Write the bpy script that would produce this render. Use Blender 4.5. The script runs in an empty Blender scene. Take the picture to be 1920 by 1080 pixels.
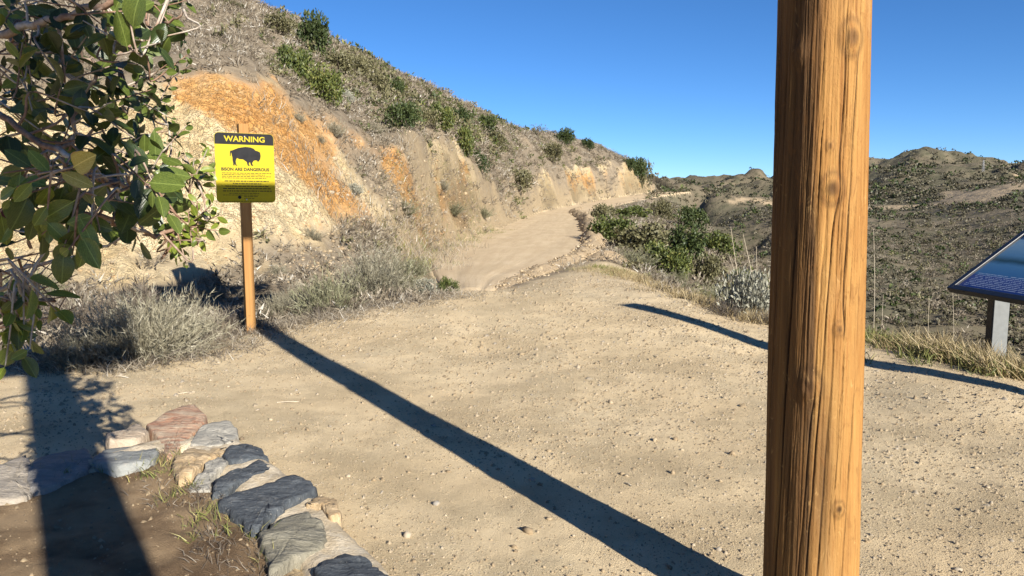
import bpy, bmesh, math, random
import numpy as np
from mathutils import Vector, Matrix
R = math.radians
rng = np.random.default_rng(7)
random.seed(7)
scene = bpy.context.scene
COL = scene.collection

# ------------------------------------------------------------------ camera, sky, sun, exposure
CAM_H, PITCH, FPX = 1.5, R(6.5), 1442.0
cam_d = bpy.data.cameras.new('camera')
cam = bpy.data.objects.new('camera', cam_d)
COL.objects.link(cam)
cam.location = (0, 0, CAM_H)
cam.rotation_euler = (R(90) - PITCH, 0, 0)
cam_d.sensor_width = 36.0
cam_d.lens = 36.0 * FPX / 1920.0
cam_d.clip_start = 0.05
cam_d.clip_end = 6000
scene.camera = cam

SUN_AZ = math.atan2(0.523, -0.852)      # towards the sun, clockwise from +Y
SUN_EL = R(25.0)
world = bpy.data.worlds.new('World')
scene.world = world
world.use_nodes = True
wn = world.node_tree
wn.nodes.clear()
sky = wn.nodes.new('ShaderNodeTexSky')
sky.sky_type = 'NISHITA'
sky.sun_disc = False
sky.sun_elevation = SUN_EL
sky.sun_rotation = SUN_AZ
sky.altitude = 200
sky.air_density = 0.6
sky.dust_density = 0.0
sky.ozone_density = 6.0
bgn = wn.nodes.new('ShaderNodeBackground')
bgn.inputs['Strength'].default_value = 0.067
wo = wn.nodes.new('ShaderNodeOutputWorld')
hsv = wn.nodes.new('ShaderNodeHueSaturation')       # the phone's vivid rendering of the clear sky
hsv.inputs['Saturation'].default_value = 1.10
hsv.inputs['Value'].default_value = 1.0
wn.links.new(sky.outputs[0], hsv.inputs['Color'])
wn.links.new(hsv.outputs[0], bgn.inputs[0])
wn.links.new(bgn.outputs[0], wo.inputs[0])

sun_d = bpy.data.lights.new('sun', 'SUN')
sun_d.energy = 5.0
sun_d.angle = R(0.5)
sun_d.color = (1.0, 0.945, 0.84)
sun = bpy.data.objects.new('sun', sun_d)
COL.objects.link(sun)
sdir = Vector((math.sin(SUN_AZ) * math.cos(SUN_EL), math.cos(SUN_AZ) * math.cos(SUN_EL), math.sin(SUN_EL)))
sun.rotation_euler = sdir.to_track_quat('Z', 'Y').to_euler()
sun.location = sdir * 60

vs = scene.view_settings
vs.view_transform = 'Standard'
vs.look = 'None'
vs.exposure = 1.17
vs.gamma = 1.0
vs.use_curve_mapping = False

# ------------------------------------------------------------------ pixel <-> place helpers (1920x1080 photograph)
SP, CP = math.sin(PITCH), math.cos(PITCH)
def ray(px, row):
    a = (px - 960) / FPX; b = (540 - row) / FPX
    return a, CP + b * SP, -SP + b * CP
def at_y(px, row, Y):
    a, f, u = ray(px, row); s = Y / f
    return np.array([a * s, Y, CAM_H + u * s])
def at_z(px, row, z):
    a, f, u = ray(px, row); s = (z - CAM_H) / u
    return np.array([a * s, f * s, z])
def at_depth(px, row, d):
    a, f, u = ray(px, row)
    return np.array([a * d, f * d, CAM_H + u * d])
def project(P):
    P = np.asarray(P, float)
    dx = P[..., 0]; dy = P[..., 1]; dz = P[..., 2] - CAM_H
    dep = dy * CP - dz * SP
    up = dy * SP + dz * CP
    dep = np.where(np.abs(dep) < 1e-3, 1e-3, dep)
    return 960 + FPX * dx / dep, 540 - FPX * up / dep, dep

# ------------------------------------------------------------------ noise
def _h(ix, iy, s):
    v = np.sin(ix * 127.1 + iy * 311.7 + s * 74.7) * 43758.5453
    return v - np.floor(v)
def vnoise(x, y, s=0):
    x = np.asarray(x, float); y = np.asarray(y, float)
    ix = np.floor(x); iy = np.floor(y); fx = x - ix; fy = y - iy
    fx = fx * fx * fx * (fx * (fx * 6 - 15) + 10); fy = fy * fy * fy * (fy * (fy * 6 - 15) + 10)
    a = _h(ix, iy, s); b = _h(ix + 1, iy, s); c = _h(ix, iy + 1, s); d = _h(ix + 1, iy + 1, s)
    return (a + (b - a) * fx) * (1 - fy) + (c + (d - c) * fx) * fy
def fbm(x, y, o=4, s=0):
    t = 0; a = 0.5; n = 0
    for i in range(o):
        t = t + a * (vnoise(x, y, s + i * 3.1) * 2 - 1); n += a
        x, y = (x * 0.8 - y * 0.6) * 2.03, (x * 0.6 + y * 0.8) * 2.03; a *= 0.5
    return t / n
def ridged(x, y, o=4, s=0):
    t = 0; a = 0.5; n = 0
    for i in range(o):
        t = t + a * (1 - np.abs(vnoise(x, y, s + i * 3.1) * 2 - 1)); n += a
        x, y = (x * 0.8 - y * 0.6) * 2.03, (x * 0.6 + y * 0.8) * 2.03; a *= 0.5
    return t / n
def sstep(a, b, x):
    t = np.clip((x - a) / (b - a), 0, 1)
    return t * t * (3 - 2 * t)

# ------------------------------------------------------------------ mesh helpers
def mesh_np(name, V, F, mat=None, smooth=False, attrs=None):
    """V (n,3); F (m,3) or (m,4) int arrays; attrs {name: (n,) or (n,3)} point attributes"""
    me = bpy.data.meshes.new(name)
    V = np.ascontiguousarray(V, np.float32); F = np.ascontiguousarray(F, np.int32)
    k = F.shape[1]
    me.vertices.add(len(V)); me.vertices.foreach_set('co', V.ravel())
    me.loops.add(F.size); me.loops.foreach_set('vertex_index', F.ravel())
    me.polygons.add(len(F))
    me.polygons.foreach_set('loop_start', np.arange(0, F.size, k, dtype=np.int32))
    me.polygons.foreach_set('loop_total', np.full(len(F), k, np.int32))
    me.update(calc_edges=True)
    if smooth:
        me.polygons.foreach_set('use_smooth', np.ones(len(F), bool))
    if attrs:
        for an, av in attrs.items():
            av = np.asarray(av, np.float32)
            if av.ndim == 1:
                at = me.attributes.new(an, 'FLOAT', 'POINT'); at.data.foreach_set('value', av)
            else:
                at = me.attributes.new(an, 'FLOAT_VECTOR', 'POINT'); at.data.foreach_set('vector', np.ascontiguousarray(av).ravel())
    if mat: me.materials.append(mat)
    return me
def obj(name, me, parent=None, loc=None, rot=None, sc=None):
    o = bpy.data.objects.new(name, me); COL.objects.link(o)
    if parent: o.parent = parent
    if loc is not None: o.location = tuple(float(c) for c in loc)
    if rot is not None: o.rotation_euler = rot
    if sc is not None: o.scale = sc if isinstance(sc, (tuple, list)) else (sc, sc, sc)
    return o
def tag(o, label=None, cat=None, group=None, kind=None):
    if label: o['label'] = label
    if cat: o['category'] = cat
    if group: o['group'] = group
    if kind: o['kind'] = kind
    return o
def empty(name, loc, rz=0.0):
    o = bpy.data.objects.new(name, None); COL.objects.link(o)
    o.location = tuple(float(c) for c in loc); o.rotation_euler = (0, 0, rz); o.empty_display_size = 0.2
    return o
def from_bm(name, bm, mat, smooth=False):
    me = bpy.data.meshes.new(name); bm.to_mesh(me); bm.free()
    if mat: me.materials.append(mat)
    if smooth: me.polygons.foreach_set('use_smooth', np.ones(len(me.polygons), bool))
    return me
def box_bm(bm, size, loc=(0, 0, 0), bev=0.0, rot=None):
    M = Matrix.Translation(loc)
    if rot is not None: M = M @ rot
    r = bmesh.ops.create_cube(bm, size=1.0, matrix=M @ Matrix.Diagonal((*size, 1)))
    if bev > 0:
        es = {e for v in r['verts'] for e in v.link_edges}
        bmesh.ops.bevel(bm, geom=list(es), offset=bev, segments=2, affect='EDGES', profile=0.5)
def tube_arrays(P, rad, seg=6):
    """tube round polyline P (n,3) with radii rad (n,) -> V, F(quads)"""
    P = np.asarray(P, float); n = len(P); rad = np.broadcast_to(np.asarray(rad, float), (n,))
    T = np.gradient(P, axis=0); T /= np.linalg.norm(T, axis=1)[:, None] + 1e-9
    ref = np.array([0.31, 0.17, 0.93]); 
    if abs(T[0] @ ref) > 0.9: ref = np.array([1.0, 0, 0])
    A = np.cross(T, ref); A /= np.linalg.norm(A, axis=1)[:, None] + 1e-9
    B = np.cross(T, A)
    th = np.arange(seg) * 2 * math.pi / seg
    V = P[:, None] + rad[:, None, None] * (A[:, None] * np.cos(th)[None, :, None] + B[:, None] * np.sin(th)[None, :, None])
    V = V.reshape(-1, 3)
    i = np.arange(n - 1)[:, None] * seg; j = np.arange(seg)[None]; j2 = (j + 1) % seg
    F = np.stack([i + j, i + j2, i + seg + j2, i + seg + j], -1).reshape(-1, 4)
    return V, F
def smooth_poly(P, n):
    """Catmull-Rom through points"""
    P = np.asarray(P, float); m = len(P)
    if m == 2: 
        t = np.linspace(0, 1, n)[:, None]; return P[0] * (1 - t) + P[1] * t
    Q = np.vstack([2 * P[0] - P[1], P, 2 * P[-1] - P[-2]])
    u = np.linspace(0, m - 1 - 1e-9, n); k = u.astype(int); t = (u - k)[:, None]
    p0, p1, p2, p3 = Q[k], Q[k + 1], Q[k + 2], Q[k + 3]
    return 0.5 * (2 * p1 + (p2 - p0) * t + (2 * p0 - 5 * p1 + 4 * p2 - p3) * t ** 2 + (3 * p1 - p0 - 3 * p2 + p3) * t ** 3)
def cat_meshes(parts):
    Vs, Fs, n = [], [], 0
    for V, F in parts:
        Vs.append(V); Fs.append(F + n); n += len(V)
    return np.vstack(Vs), np.vstack(Fs)

# ------------------------------------------------------------------ material helper
class NT:
    def __init__(s, name, rough=0.9, spec=0.3):
        s.m = bpy.data.materials.new(name); s.m.use_nodes = True
        s.t = s.m.node_tree; s.t.nodes.clear()
        s.out = s.t.nodes.new('ShaderNodeOutputMaterial')
        s.b = s.t.nodes.new('ShaderNodeBsdfPrincipled')
        s.t.links.new(s.b.outputs[0], s.out.inputs[0])
        s.b.inputs['Roughness'].default_value = rough
        s.b.inputs['Specular IOR Level'].default_value = spec
    def n(s, typ, **kw):
        nd = s.t.nodes.new('ShaderNode' + typ)
        for k, v in kw.items(): setattr(nd, k, v)
        return nd
    def L(s, a, b): s.t.links.new(a, b)
    def coord(s, kind='Object'):
        return s.n('TexCoord').outputs[kind]
    def attr(s, name, out='Fac'):
        a = s.n('Attribute'); a.attribute_name = name; return a.outputs[out]
    def noise(s, scale, detail=5, rough=0.55, vec=None, dist=0.0, sc3=None, out='Fac'):
        nd = s.n('TexNoise'); nd.inputs['Scale'].default_value = scale; nd.inputs['Detail'].default_value = detail
        nd.inputs['Roughness'].default_value = rough; nd.inputs['Distortion'].default_value = dist
        vec = vec or s.coord()
        if sc3:
            mp = s.n('Mapping'); mp.inputs['Scale'].default_value = sc3; s.L(vec, mp.inputs['Vector']); vec = mp.outputs[0]
        s.L(vec, nd.inputs['Vector'])
        return nd.outputs[out]
    def voro(s, scale, vec=None, feature='F1', out='Distance', rnd=1.0):
        nd = s.n('TexVoronoi'); nd.feature = feature; nd.inputs['Scale'].default_value = scale
        nd.inputs['Randomness'].default_value = rnd
        s.L(vec or s.coord(), nd.inputs['Vector']); return nd.outputs[out]
    def ramp(s, fac, stops, interp='LINEAR'):
        nd = s.n('ValToRGB'); nd.color_ramp.interpolation = interp
        el = nd.color_ramp.elements
        while len(el) < len(stops): el.new(0.5)
        for e, (p, c) in zip(el, stops):
            e.position = p; e.color = (*c, 1) if len(c) == 3 else c
        s.L(fac, nd.inputs[0]); return nd.outputs[0]
    def fr(s, fac, a, b, lo=0.0, hi=1.0, smooth=True):
        nd = s.n('MapRange'); nd.inputs[1].default_value = a; nd.inputs[2].default_value = b
        nd.inputs[3].default_value = lo; nd.inputs[4].default_value = hi
        if smooth: nd.interpolation_type = 'SMOOTHSTEP'
        s.L(fac, nd.inputs[0]); return nd.outputs[0]
    def mix(s, fac, a, b, mode='MIX'):
        nd = s.n('MixRGB'); nd.blend_type = mode
        for k, v in ((0, fac), (1, a), (2, b)):
            if isinstance(v, (int, float)): nd.inputs[k].default_value = v
            elif isinstance(v, tuple): nd.inputs[k].default_value = (*v, 1)
            else: s.L(v, nd.inputs[k])
        return nd.outputs[0]
    def math(s, op, a, b=0.0):
        nd = s.n('Math'); nd.operation = op
        for k, v in ((0, a), (1, b)):
            if isinstance(v, (int, float)): nd.inputs[k].default_value = v
            else: s.L(v, nd.inputs[k])
        return nd.outputs[0]
    def bump(s, h, strength=0.5, dist=0.01, prev=None):
        nd = s.n('Bump'); nd.inputs['Strength'].default_value = strength; nd.inputs['Distance'].default_value = dist
        s.L(h, nd.inputs['Height'])
        if prev is not None: s.L(prev, nd.inputs['Normal'])
        return nd.outputs[0]
    def color(s, c):
        if isinstance(c, tuple): s.b.inputs['Base Color'].default_value = (*c, 1)
        else: s.L(c, s.b.inputs['Base Color'])
        return s
    def normal(s, nrm): s.L(nrm, s.b.inputs['Normal']); return s

# ------------------------------------------------------------------ terrain: control points -> height field
# spots read off the photograph (column, row) at an estimated forward distance, or (column, distance, height)
CPTS = []
def c_row(px, row, Y): CPTS.append(at_y(px, row, Y))
def c_z(px, Y, z):
    a, f, u = ray(px, 450); CPTS.append(np.array([a / f * Y, Y, z]))
def c_xyz(x, y, z): CPTS.append(np.array([x, y, z]))
for azd in range(-90, 91, 15):
    for r in (1.4, 2.6, 4.2):
        c_xyz(r * math.sin(R(azd)), r * math.cos(R(azd)) + 1e-3, 0.0)
for azd in (-165, -140, -115, 115, 140, 165, 180):
    for r in (1.4, 3, 8, 30, 120, 600):
        c_xyz(r * math.sin(R(azd)), r * math.cos(R(azd)), 0.0)
for px, Y in ((250, 6), (480, 6), (700, 6), (960, 6), (1200, 6), (1440, 6), (1640, 6), (100, 5.5), (300, 7.3), (600, 7.5), (900, 7.5), (1440, 7.5), (480, 7.6)):
    c_z(px, Y, 0.0)
c_z(1000, 8.7, 0.12); c_z(800, 8.7, 0.10); c_z(1150, 8.2, 0.09); c_z(1250, 8.4, 0.12)
c_row(860, 550, 10.6); c_row(1000, 549, 10.6); c_row(1120, 549, 10.6); c_row(1210, 550, 10.6); c_row(1290, 562, 10.2); c_row(1400, 592, 9.6)
c_row(700, 572, 9.9); c_row(600, 590, 9.4)
for px in (960, 1040, 1110): c_row(px, {960: 524, 1040: 502, 1110: 484}[px], {960: 14.5, 1040: 18, 1110: 22}[px])
# left hill, column by column
for px, prof in {
    -900: [(700, 6.0), (520, 8.0), (300, 10), (100, 14), (-200, 26), (-300, 60), (-250, 110)],
    -350: [(680, 6.6), (560, 8.6), (420, 10.2), (240, 12.6), (80, 18), (-150, 34), (-220, 60), (-150, 120)],
    0: [(655, 7.6), (580, 9.3), (500, 11), (360, 13), (205, 15.2), (110, 19), (0, 26), (-130, 46), (-150, 70), (-90, 130)],
    160: [(655, 7.8), (580, 9.6), (500, 11.4), (340, 13.8), (185, 16.2), (100, 20), (0, 28), (-115, 46), (-80, 100)],
    300: [(645, 8.2), (560, 10.4), (470, 12.6), (310, 14.3), (155, 16.2), (80, 22), (0, 31), (-68, 44), (-40, 90)],
    400: [(625, 8.6), (560, 10.6), (480, 12.8), (300, 14.5), (146, 16.4), (90, 22), (30, 31), (-14, 43), (10, 85)],
    480: [(612, 8.9), (558, 10.8), (490, 12.9), (420, 13.8), (300, 15.1), (156, 16.9), (110, 22), (27, 41), (50, 80)],
    560: [(600, 9.2), (545, 11.4), (500, 13.3), (420, 14.8), (320, 16.2), (205, 18.2), (150, 24), (58, 41), (75, 80)],
    640: [(540, 12), (515, 13.7), (440, 16), (350, 17.8), (262, 19.8), (215, 22), (160, 30), (98, 42), (115, 80)],
    720: [(520, 14), (490, 16), (430, 18.3), (350, 20.2), (290, 22), (250, 25), (200, 34), (150, 44), (165, 80)],
    800: [(497, 17), (478, 18.6), (420, 20.6), (360, 22.2), (295, 24.2), (266, 26), (230, 36), (194, 46), (208, 80)],
    850: [(466, 22.2), (450, 24), (400, 26.4), (335, 28.8), (266, 31.4), (240, 41), (212, 50), (226, 85)],
    900: [(441, 29.5), (430, 31), (380, 34.5), (345, 37.5), (300, 42), (270, 47), (233, 56), (246, 92)],
    950: [(417, 43), (408, 44.5), (375, 48), (330, 54), (290, 60), (248, 69), (258, 105)],
    1000: [(397, 59.5), (390, 61), (356, 66), (315, 70), (280, 76), (256, 83), (266, 125)],
    1050: [(386, 73), (380, 74.5), (348, 79), (312, 84), (285, 90), (265, 96), (275, 140)],
    1100: [(377, 87.5), (372, 89), (342, 93.5), (312, 97), (290, 102), (277, 108), (289, 150)],
    1160: [(369, 102), (364, 103), (334, 107), (306, 111), (298, 116), (310, 160)],
    1200: [(362, 112), (356, 113), (332, 116), (316, 120), (326, 150)],
    1214: [(356, 118), (345, 122), (344, 135)],
}.items():
    for row, Y in prof: c_row(px, row, Y)
# road line, its right shoulder and the slope falling away to the valley
for X, Y, z in ((10.0, 85, 1.15), (17.4, 105, 2.0), (23.6, 119, 2.7), (29, 127, 2.6), (30, 140, 2.6)): c_xyz(X, Y, z)
for px, prof in {
    1130: [(19, -.02), (26, -.05), (34, 0.0), (46, .1), (65, .4), (85, .9)],
    1200: [(13, .1), (16, -.1), (25, -.5), (40, -.6), (60, -.2), (80, .5), (100, 1.5), (112, 2.2)],
    1275: [(100, .6), (120, 1.7), (150, 1.4), (180, -6), (260, -12)],
    1300: [(10.5, .12), (14, -.35), (22, -1.1), (38, -1.7), (58, -1.3), (80, -.2), (95, -.4), (130, -7), (200, -16)],
    1360: [(12, -.25), (20, -1.5), (40, -2.6), (60, -2.4), (75, -2.6), (110, -9)],
    1440: [(9.5, .02), (11.4, -.45), (17, -1.6), (30, -3.0), (45, -3.4), (58, -4), (80, -9), (120, -15)],
    1540: [(8.9, 0), (10.2, -.45), (15, -2.2), (27, -5.2), (45, -9)],
    1640: [(8.3, .0), (9.4, -.35), (13, -2.2), (25, -6.5), (42, -11.5)],
    1780: [(7.35, .0), (8.4, -.4), (12, -2.3), (25, -7.5), (42, -12)],
    1920: [(6.5, .0), (7.6, -.4), (11, -2.3), (25, -8.5), (42, -12)],
    2300: [(5.0, 0), (6.5, -.6), (10, -2.6), (25, -9), (42, -11)],
    3200: [(3.6, 0), (5, -1), (9, -3.6), (25, -10), (42, -10)],
}.items():
    for Y, z in prof: c_z(px, Y, z)
# far side of the valley and the skyline hills
for px, prof in {
    1215: [(351, 420), (345, 800), (358, 1100)],
    1270: [(362, 300), (352, 520), (349, 800), (360, 1100)],
    1330: [(372, 240), (360, 420), (339, 720), (352, 1100)],
    1390: [(396, 180), (386, 235), (362, 380), (345, 640), (356, 1100)],
    1450: [(440, 110), (412, 160), (387, 232), (362, 340), (345, 560), (356, 1100)],
    1540: [(480, 90), (430, 135), (392, 205), (350, 330), (318, 480), (336, 1000)],
    1650: [(560, 66), (500, 88), (440, 130), (393, 190), (345, 300), (309, 450), (330, 1000)],
    1720: [(610, 58), (560, 70), (500, 93), (430, 132), (388, 185), (345, 290), (301, 440), (325, 1000)],
    1785: [(620, 56), (560, 70), (500, 92), (430, 128), (378, 175), (338, 280), (299, 430), (322, 1000)],
    1850: [(620, 56), (560, 69), (490, 92), (425, 122), (370, 165), (342, 270), (315, 430), (318, 620), (330, 1000)],
    1920: [(620, 55), (550, 68), (480, 90), (415, 118), (362, 160), (348, 270), (330, 420), (321, 700), (334, 1100)],
    2250: [(600, 55), (500, 75), (430, 105), (360, 160), (320, 300), (300, 700)],
    3200: [(560, 55), (460, 90), (360, 200), (320, 600)],
}.items():
    for row, Y in prof: c_row(px, row, Y)
for px in (-300, 200, 560, 900, 1100): c_row(px, 372, 1000)
CPTS = np.array(CPTS)
LK = 0.36
def qmap(X, Y):
    return np.stack([np.arctan2(X, Y), np.log(np.hypot(X, Y)) * LK], -1)
_rc = np.hypot(CPTS[:, 0], CPTS[:, 1])
_q = qmap(CPTS[:, 0], CPTS[:, 1]); _g = CPTS[:, 2] / _rc
_eps = 0.012
_D = np.sqrt(((_q[:, None] - _q[None]) ** 2).sum(-1) + _eps ** 2)
_A = np.zeros((len(_q) + 1, len(_q) + 1)); _A[:-1, :-1] = _D - np.eye(len(_q)) * 0.0015; _A[-1, :-1] = 1; _A[:-1, -1] = 1
_w = np.linalg.solve(_A, np.append(_g, 0))
def rbf_z(X, Y):
    X = np.asarray(X, float); Y = np.asarray(Y, float); sh = X.shape
    q = qmap(X.ravel(), Y.ravel()); out = np.empty(len(q))
    for i in range(0, len(q), 20000):
        d = np.sqrt(((q[i:i + 20000, None] - _q[None]) ** 2).sum(-1) + _eps ** 2)
        out[i:i + 20000] = d @ _w[:-1] + _w[-1]
    return (out * np.hypot(X.ravel(), Y.ravel())).reshape(sh)

ROAD = np.array([(-0.62, 11.6, .13), (-.73, 15, .01), (-.46, 19, -.04), (0, 24, -.02), (1.15, 34, 0), (2.3, 46, .08), (4.7, 65, .45),
                 (10.0, 85, 1.15), (17.4, 105, 2.0), (23.6, 119, 2.7), (27, 129, 2.9), (25, 144, 3.0), (18, 160, 3.0)])
ROADC = smooth_poly(ROAD, 260)
HW = 2.35
ROADARC = np.concatenate([[0], np.cumsum(np.linalg.norm(np.diff(ROADC[:, :2], axis=0), axis=1))])
def road_half(ai):
    return HW * np.interp(np.interp(ai, np.arange(len(ROADARC)), ROADARC), [0, 3.4, 7.4, 12, 17], [.12, .32, .68, .93, 1.0])
def road_dist(X, Y):
    """distance to the centre line, road height there, signed side (+ right), arc index"""
    X = np.asarray(X, float); Y = np.asarray(Y, float)
    best = np.full(X.shape, 1e9); zz = np.zeros(X.shape); sg = np.zeros(X.shape); ai = np.zeros(X.shape)
    for i in range(0, len(ROADC) - 1):
        a = ROADC[i]; b = ROADC[i + 1]; d = b[:2] - a[:2]; L2 = d @ d
        t = np.clip(((X - a[0]) * d[0] + (Y - a[1]) * d[1]) / L2, 0, 1)
        ex = X - (a[0] + d[0] * t); ey = Y - (a[1] + d[1] * t); dd = ex * ex + ey * ey
        m = dd < best
        best = np.where(m, dd, best); zz = np.where(m, a[2] + (b[2] - a[2]) * t, zz)
        sg = np.where(m, np.sign(ex * d[1] - ey * d[0]), sg); ai = np.where(m, i + t, ai)
    return np.sqrt(best), zz, sg, ai

def pip_dist(poly, X, Y):
    """signed distance to polygon (positive inside)"""
    inside = np.zeros(X.shape, bool); best = np.full(X.shape, 1e9)
    n = len(poly)
    for i in range(n):
        a = poly[i]; b = poly[(i + 1) % n]
        c = ((a[1] > Y) != (b[1] > Y)) & (X < (b[0] - a[0]) * (Y - a[1]) / (b[1] - a[1] + 1e-12) + a[0])
        inside ^= c
        d = b - a; t = np.clip(((X - a[0]) * d[0] + (Y - a[1]) * d[1]) / (d @ d), 0, 1)
        best = np.minimum(best, (X - a[0] - d[0] * t) ** 2 + (Y - a[1] - d[1] * t) ** 2)
    return np.sqrt(best) * np.where(inside, 1, -1)
PAD = [(-30, -30), (-9, 4.5)] + [tuple(at_z(p, r, z)[:2]) for p, r, z in
       ((-60, 690, 0), (140, 690, 0), (330, 665, 0), (470, 632, 0), (560, 612, .04), (680, 590, .1), (800, 566, .15), (860, 548, .2))] + \
      [(-.9, 12.2), (0.2, 12.4), (0.9, 15.2), (2.4, 20), (2.9, 18)] + [tuple(at_z(p, r, z)[:2]) for p, r, z in
       ((1190, 528, .18), (1290, 556, .16), (1440, 604, 0), (1640, 646, 0), (1920, 722, 0))] + [(7, 4.6), (14, 1), (30, -30)]
PAD = np.array(PAD)
PLANTER = np.array([tuple(at_z(p, r, 0.0)[:2]) for p, r in ((-500, 905), (-200, 905), (60, 900), (240, 880), (330, 850), (400, 925), (470, 990), (560, 1100), (700, 1300), (300, 1500), (-600, 1500))])

AZ = np.unique(np.concatenate([np.arange(-180, -60, 4.0), np.arange(-60, -37, 0.8), np.arange(-37, 37.01, 0.155), np.arange(37, 60, 0.8), np.arange(60, 180.01, 4.0)]))
RS = [0.6]
while RS[-1] < 1400:
    r = RS[-1]
    k = 1.10 if r < 1.5 else 1.013 if r < 9 else 1.0078 if r < 48 else 1.009 if r < 130 else 1.012 if r < 520 else 1.03
    RS.append(r * k)
RS = np.array(RS)
AZR = np.radians(AZ)
GX = np.sin(AZR)[:, None] * RS[None]; GY = np.cos(AZR)[:, None] * RS[None]
GZ = rbf_z(GX, GY)
GR = np.broadcast_to(RS[None], GX.shape)
GZ0 = GZ.copy()
PX0, ROW0, DEP0 = project(np.stack([GX, GY, GZ0], -1))
front = (GY > 0.5)
padd = pip_dist(PAD, GX, GY)
pland = pip_dist(PLANTER, GX, GY)
rd, rz, rs, ra = road_dist(GX, GY)
rhw = road_half(ra)
rd = rd - rhw + HW                                  # distance measured from the tapering edge

# masks in hill coordinates
ct_x = np.array([-900, -100, 0, 160, 330, 430, 510, 560, 620, 680, 740, 780, 815, 850, 880, 920, 960, 1000, 1040, 1090, 1150, 1195, 1210, 1216])
ct_y = np.array([120, 180, 195, 175, 146, 142, 150, 205, 235, 262, 285, 275, 262, 262, 300, 345, 330, 322, 318, 316, 308, 314, 330, 345])
cb_x = np.array([-900, 0, 200, 400, 480, 560, 640, 700, 760, 800, 850, 900, 950, 1000, 1100, 1200, 1216])
cb_y = np.array([560, 520, 500, 490, 470, 450, 430, 420, 430, 440, 420, 390, 385, 372, 365, 358, 352])
wob = fbm(GX * .9, GY * .9, 4, 3)
ctop = np.interp(PX0, ct_x, ct_y); cbot = np.interp(PX0, cb_x, cb_y)
hillm = front & (PX0 < 1222) & (GR < 135) & (padd < 0)
band = np.clip((ROW0 - ctop) / np.maximum(cbot - ctop, 4), -2, 3)
cut = sstep(-.04, .07, band + wob * .10) * (1 - sstep(.82, 1.18, band + wob * .25)) * hillm
# vegetated tongues between the outcrops
def blob(px, row, rx, ry, rot=0):
    c, s = math.cos(R(rot)), math.sin(R(rot)); dx = PX0 - px; dy = ROW0 - row
    return np.exp(-(((dx * c + dy * s) / rx) ** 2 + ((-dx * s + dy * c) / ry) ** 2))
for b in ((650, 245, 50, 26, 50), (700, 330, 80, 26, 48), (760, 370, 70, 28, 45), (875, 350, 45, 30, 50), (905, 330, 50, 34, 30), (950, 345, 44, 30, 20), (985, 365, 50, 20, 10), (1010, 335, 30, 20, 30), (1110, 330, 16, 26, 0), (690, 275, 46, 22, 48), (660, 300, 60, 14, 50), (730, 275, 30, 22, 40), (620, 320, 60, 9, 52), (590, 215, 30, 12, 50), (800, 385, 70, 22, 20)):
    cut = cut * (1 - (.55 if b[0] < 700 else 1) * np.clip(blob(*b) * 1.35 + wob * .3 * (blob(*b) > .1), 0, .95))
patch = fbm(GX * .42 / np.clip(GR / 25, .7, 2.5), GY * .30 / np.clip(GR / 25, .7, 2.5), 4, 77)
cut = cut * (1 - sstep(690, 770, PX0) * .6 * sstep(-.06, .16, patch)) * (1 - .9 * sstep(870, 930, PX0) * sstep(-.10, .10, fbm(GX * .16, GY * .10, 4, 78)))
cut = cut * (1 - .7 * sstep(640, 730, PX0) * sstep(.66, .9, band + wob * .3))
outc = np.maximum.reduce([blob(745, 312, 44, 40, 15), blob(868, 322, 74, 24, 50), blob(832, 292, 20, 34, 12), .95 * blob(690, 372, 90, 11, 48), .8 * blob(800, 350, 50, 18, 45), .8 * blob(668, 268, 26, 14, 40)])
outc = sstep(.40, .60, outc + wob * .28)
farc = sstep(.02, .16, fbm(GX * .16, GY * .10, 4, 78) + .10) * sstep(960, 1030, PX0) * sstep(-.05, .1, band) * (1 - sstep(.85, 1.05, band)) * .9
wR = sstep(640, 700, PX0)
cut = cut * (1 - wR) + wR * np.maximum(np.maximum(outc, farc), .62 * cut * (1 - sstep(920, 1000, PX0))) * hillm * sstep(-.25, .0, band)
orange = np.clip(.9 * blob(520, 225, 80, 42, 45) + 1.25 * blob(440, 195, 135, 52, 22) + 1.0 * blob(570, 300, 130, 42, 52) + 1.1 * blob(730, 300, 42, 60, 0) + .9 * blob(780, 320, 34, 50, -20) + .9 * blob(850, 330, 34, 50, 35) + .8 * blob(640, 250, 60, 26, 50)
                 + .5 * blob(1080, 340, 60, 18, 0) + .45 * blob(1150, 335, 50, 18, 0) + .55 * blob(660, 400, 50, 26, 40) + .35 * blob(600, 455, 70, 24, 10), 0, 1) * front
orange = np.clip(orange + wob * .35 * (orange > .05), 0, 1)

# relief: gullies down the cut, rough slope, lumpy pad
u = GX * 0.80 + GY * 0.60            # along the hill
v = -GX * 0.60 + GY * 0.80           # into the hill
warp = fbm(GX * .5, GY * .5, 3, 9)
near_f = np.clip(GR / 25, .6, 2.2)
gul = (ridged((u + warp * 1.2) * .52 / near_f, v * .10, 3, 21) - .55) * 1.0 * near_f
GZ = GZ + cut * (gul * .85 + fbm(u * 1.6, v * .9, 4, 33) * .20 * near_f + (ridged(u * 3.2, v * 1.1, 3, 41) - .6) * .22)
GZ = GZ + hillm * sstep(0, 1, -padd) * sstep(25, 45, GR) * (1 - sstep(1180, 1222, PX0)) * (fbm(u * .25, v * .3, 4, 43) * 1.5 + (ridged(u * .22 + warp, v * .2, 3, 44) - .55) * 1.6) * sstep(-.3, .2, band) * (1 - sstep(.75, 1.05, band))
hillw = front * (1 - sstep(1120, 1222, PX0)) * (GR < 200)
hs = hillw * (1 - cut) * sstep(0, 1.2, -padd)
GZ = GZ + hs * (fbm(u * .30, v * .30, 4, 5) * .30 * near_f + fbm(u * 1.5, v * 1.5, 3, 6) * .09)
rightm = front * sstep(1120, 1222, PX0) * (1 - sstep(90, 150, GR))
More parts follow.
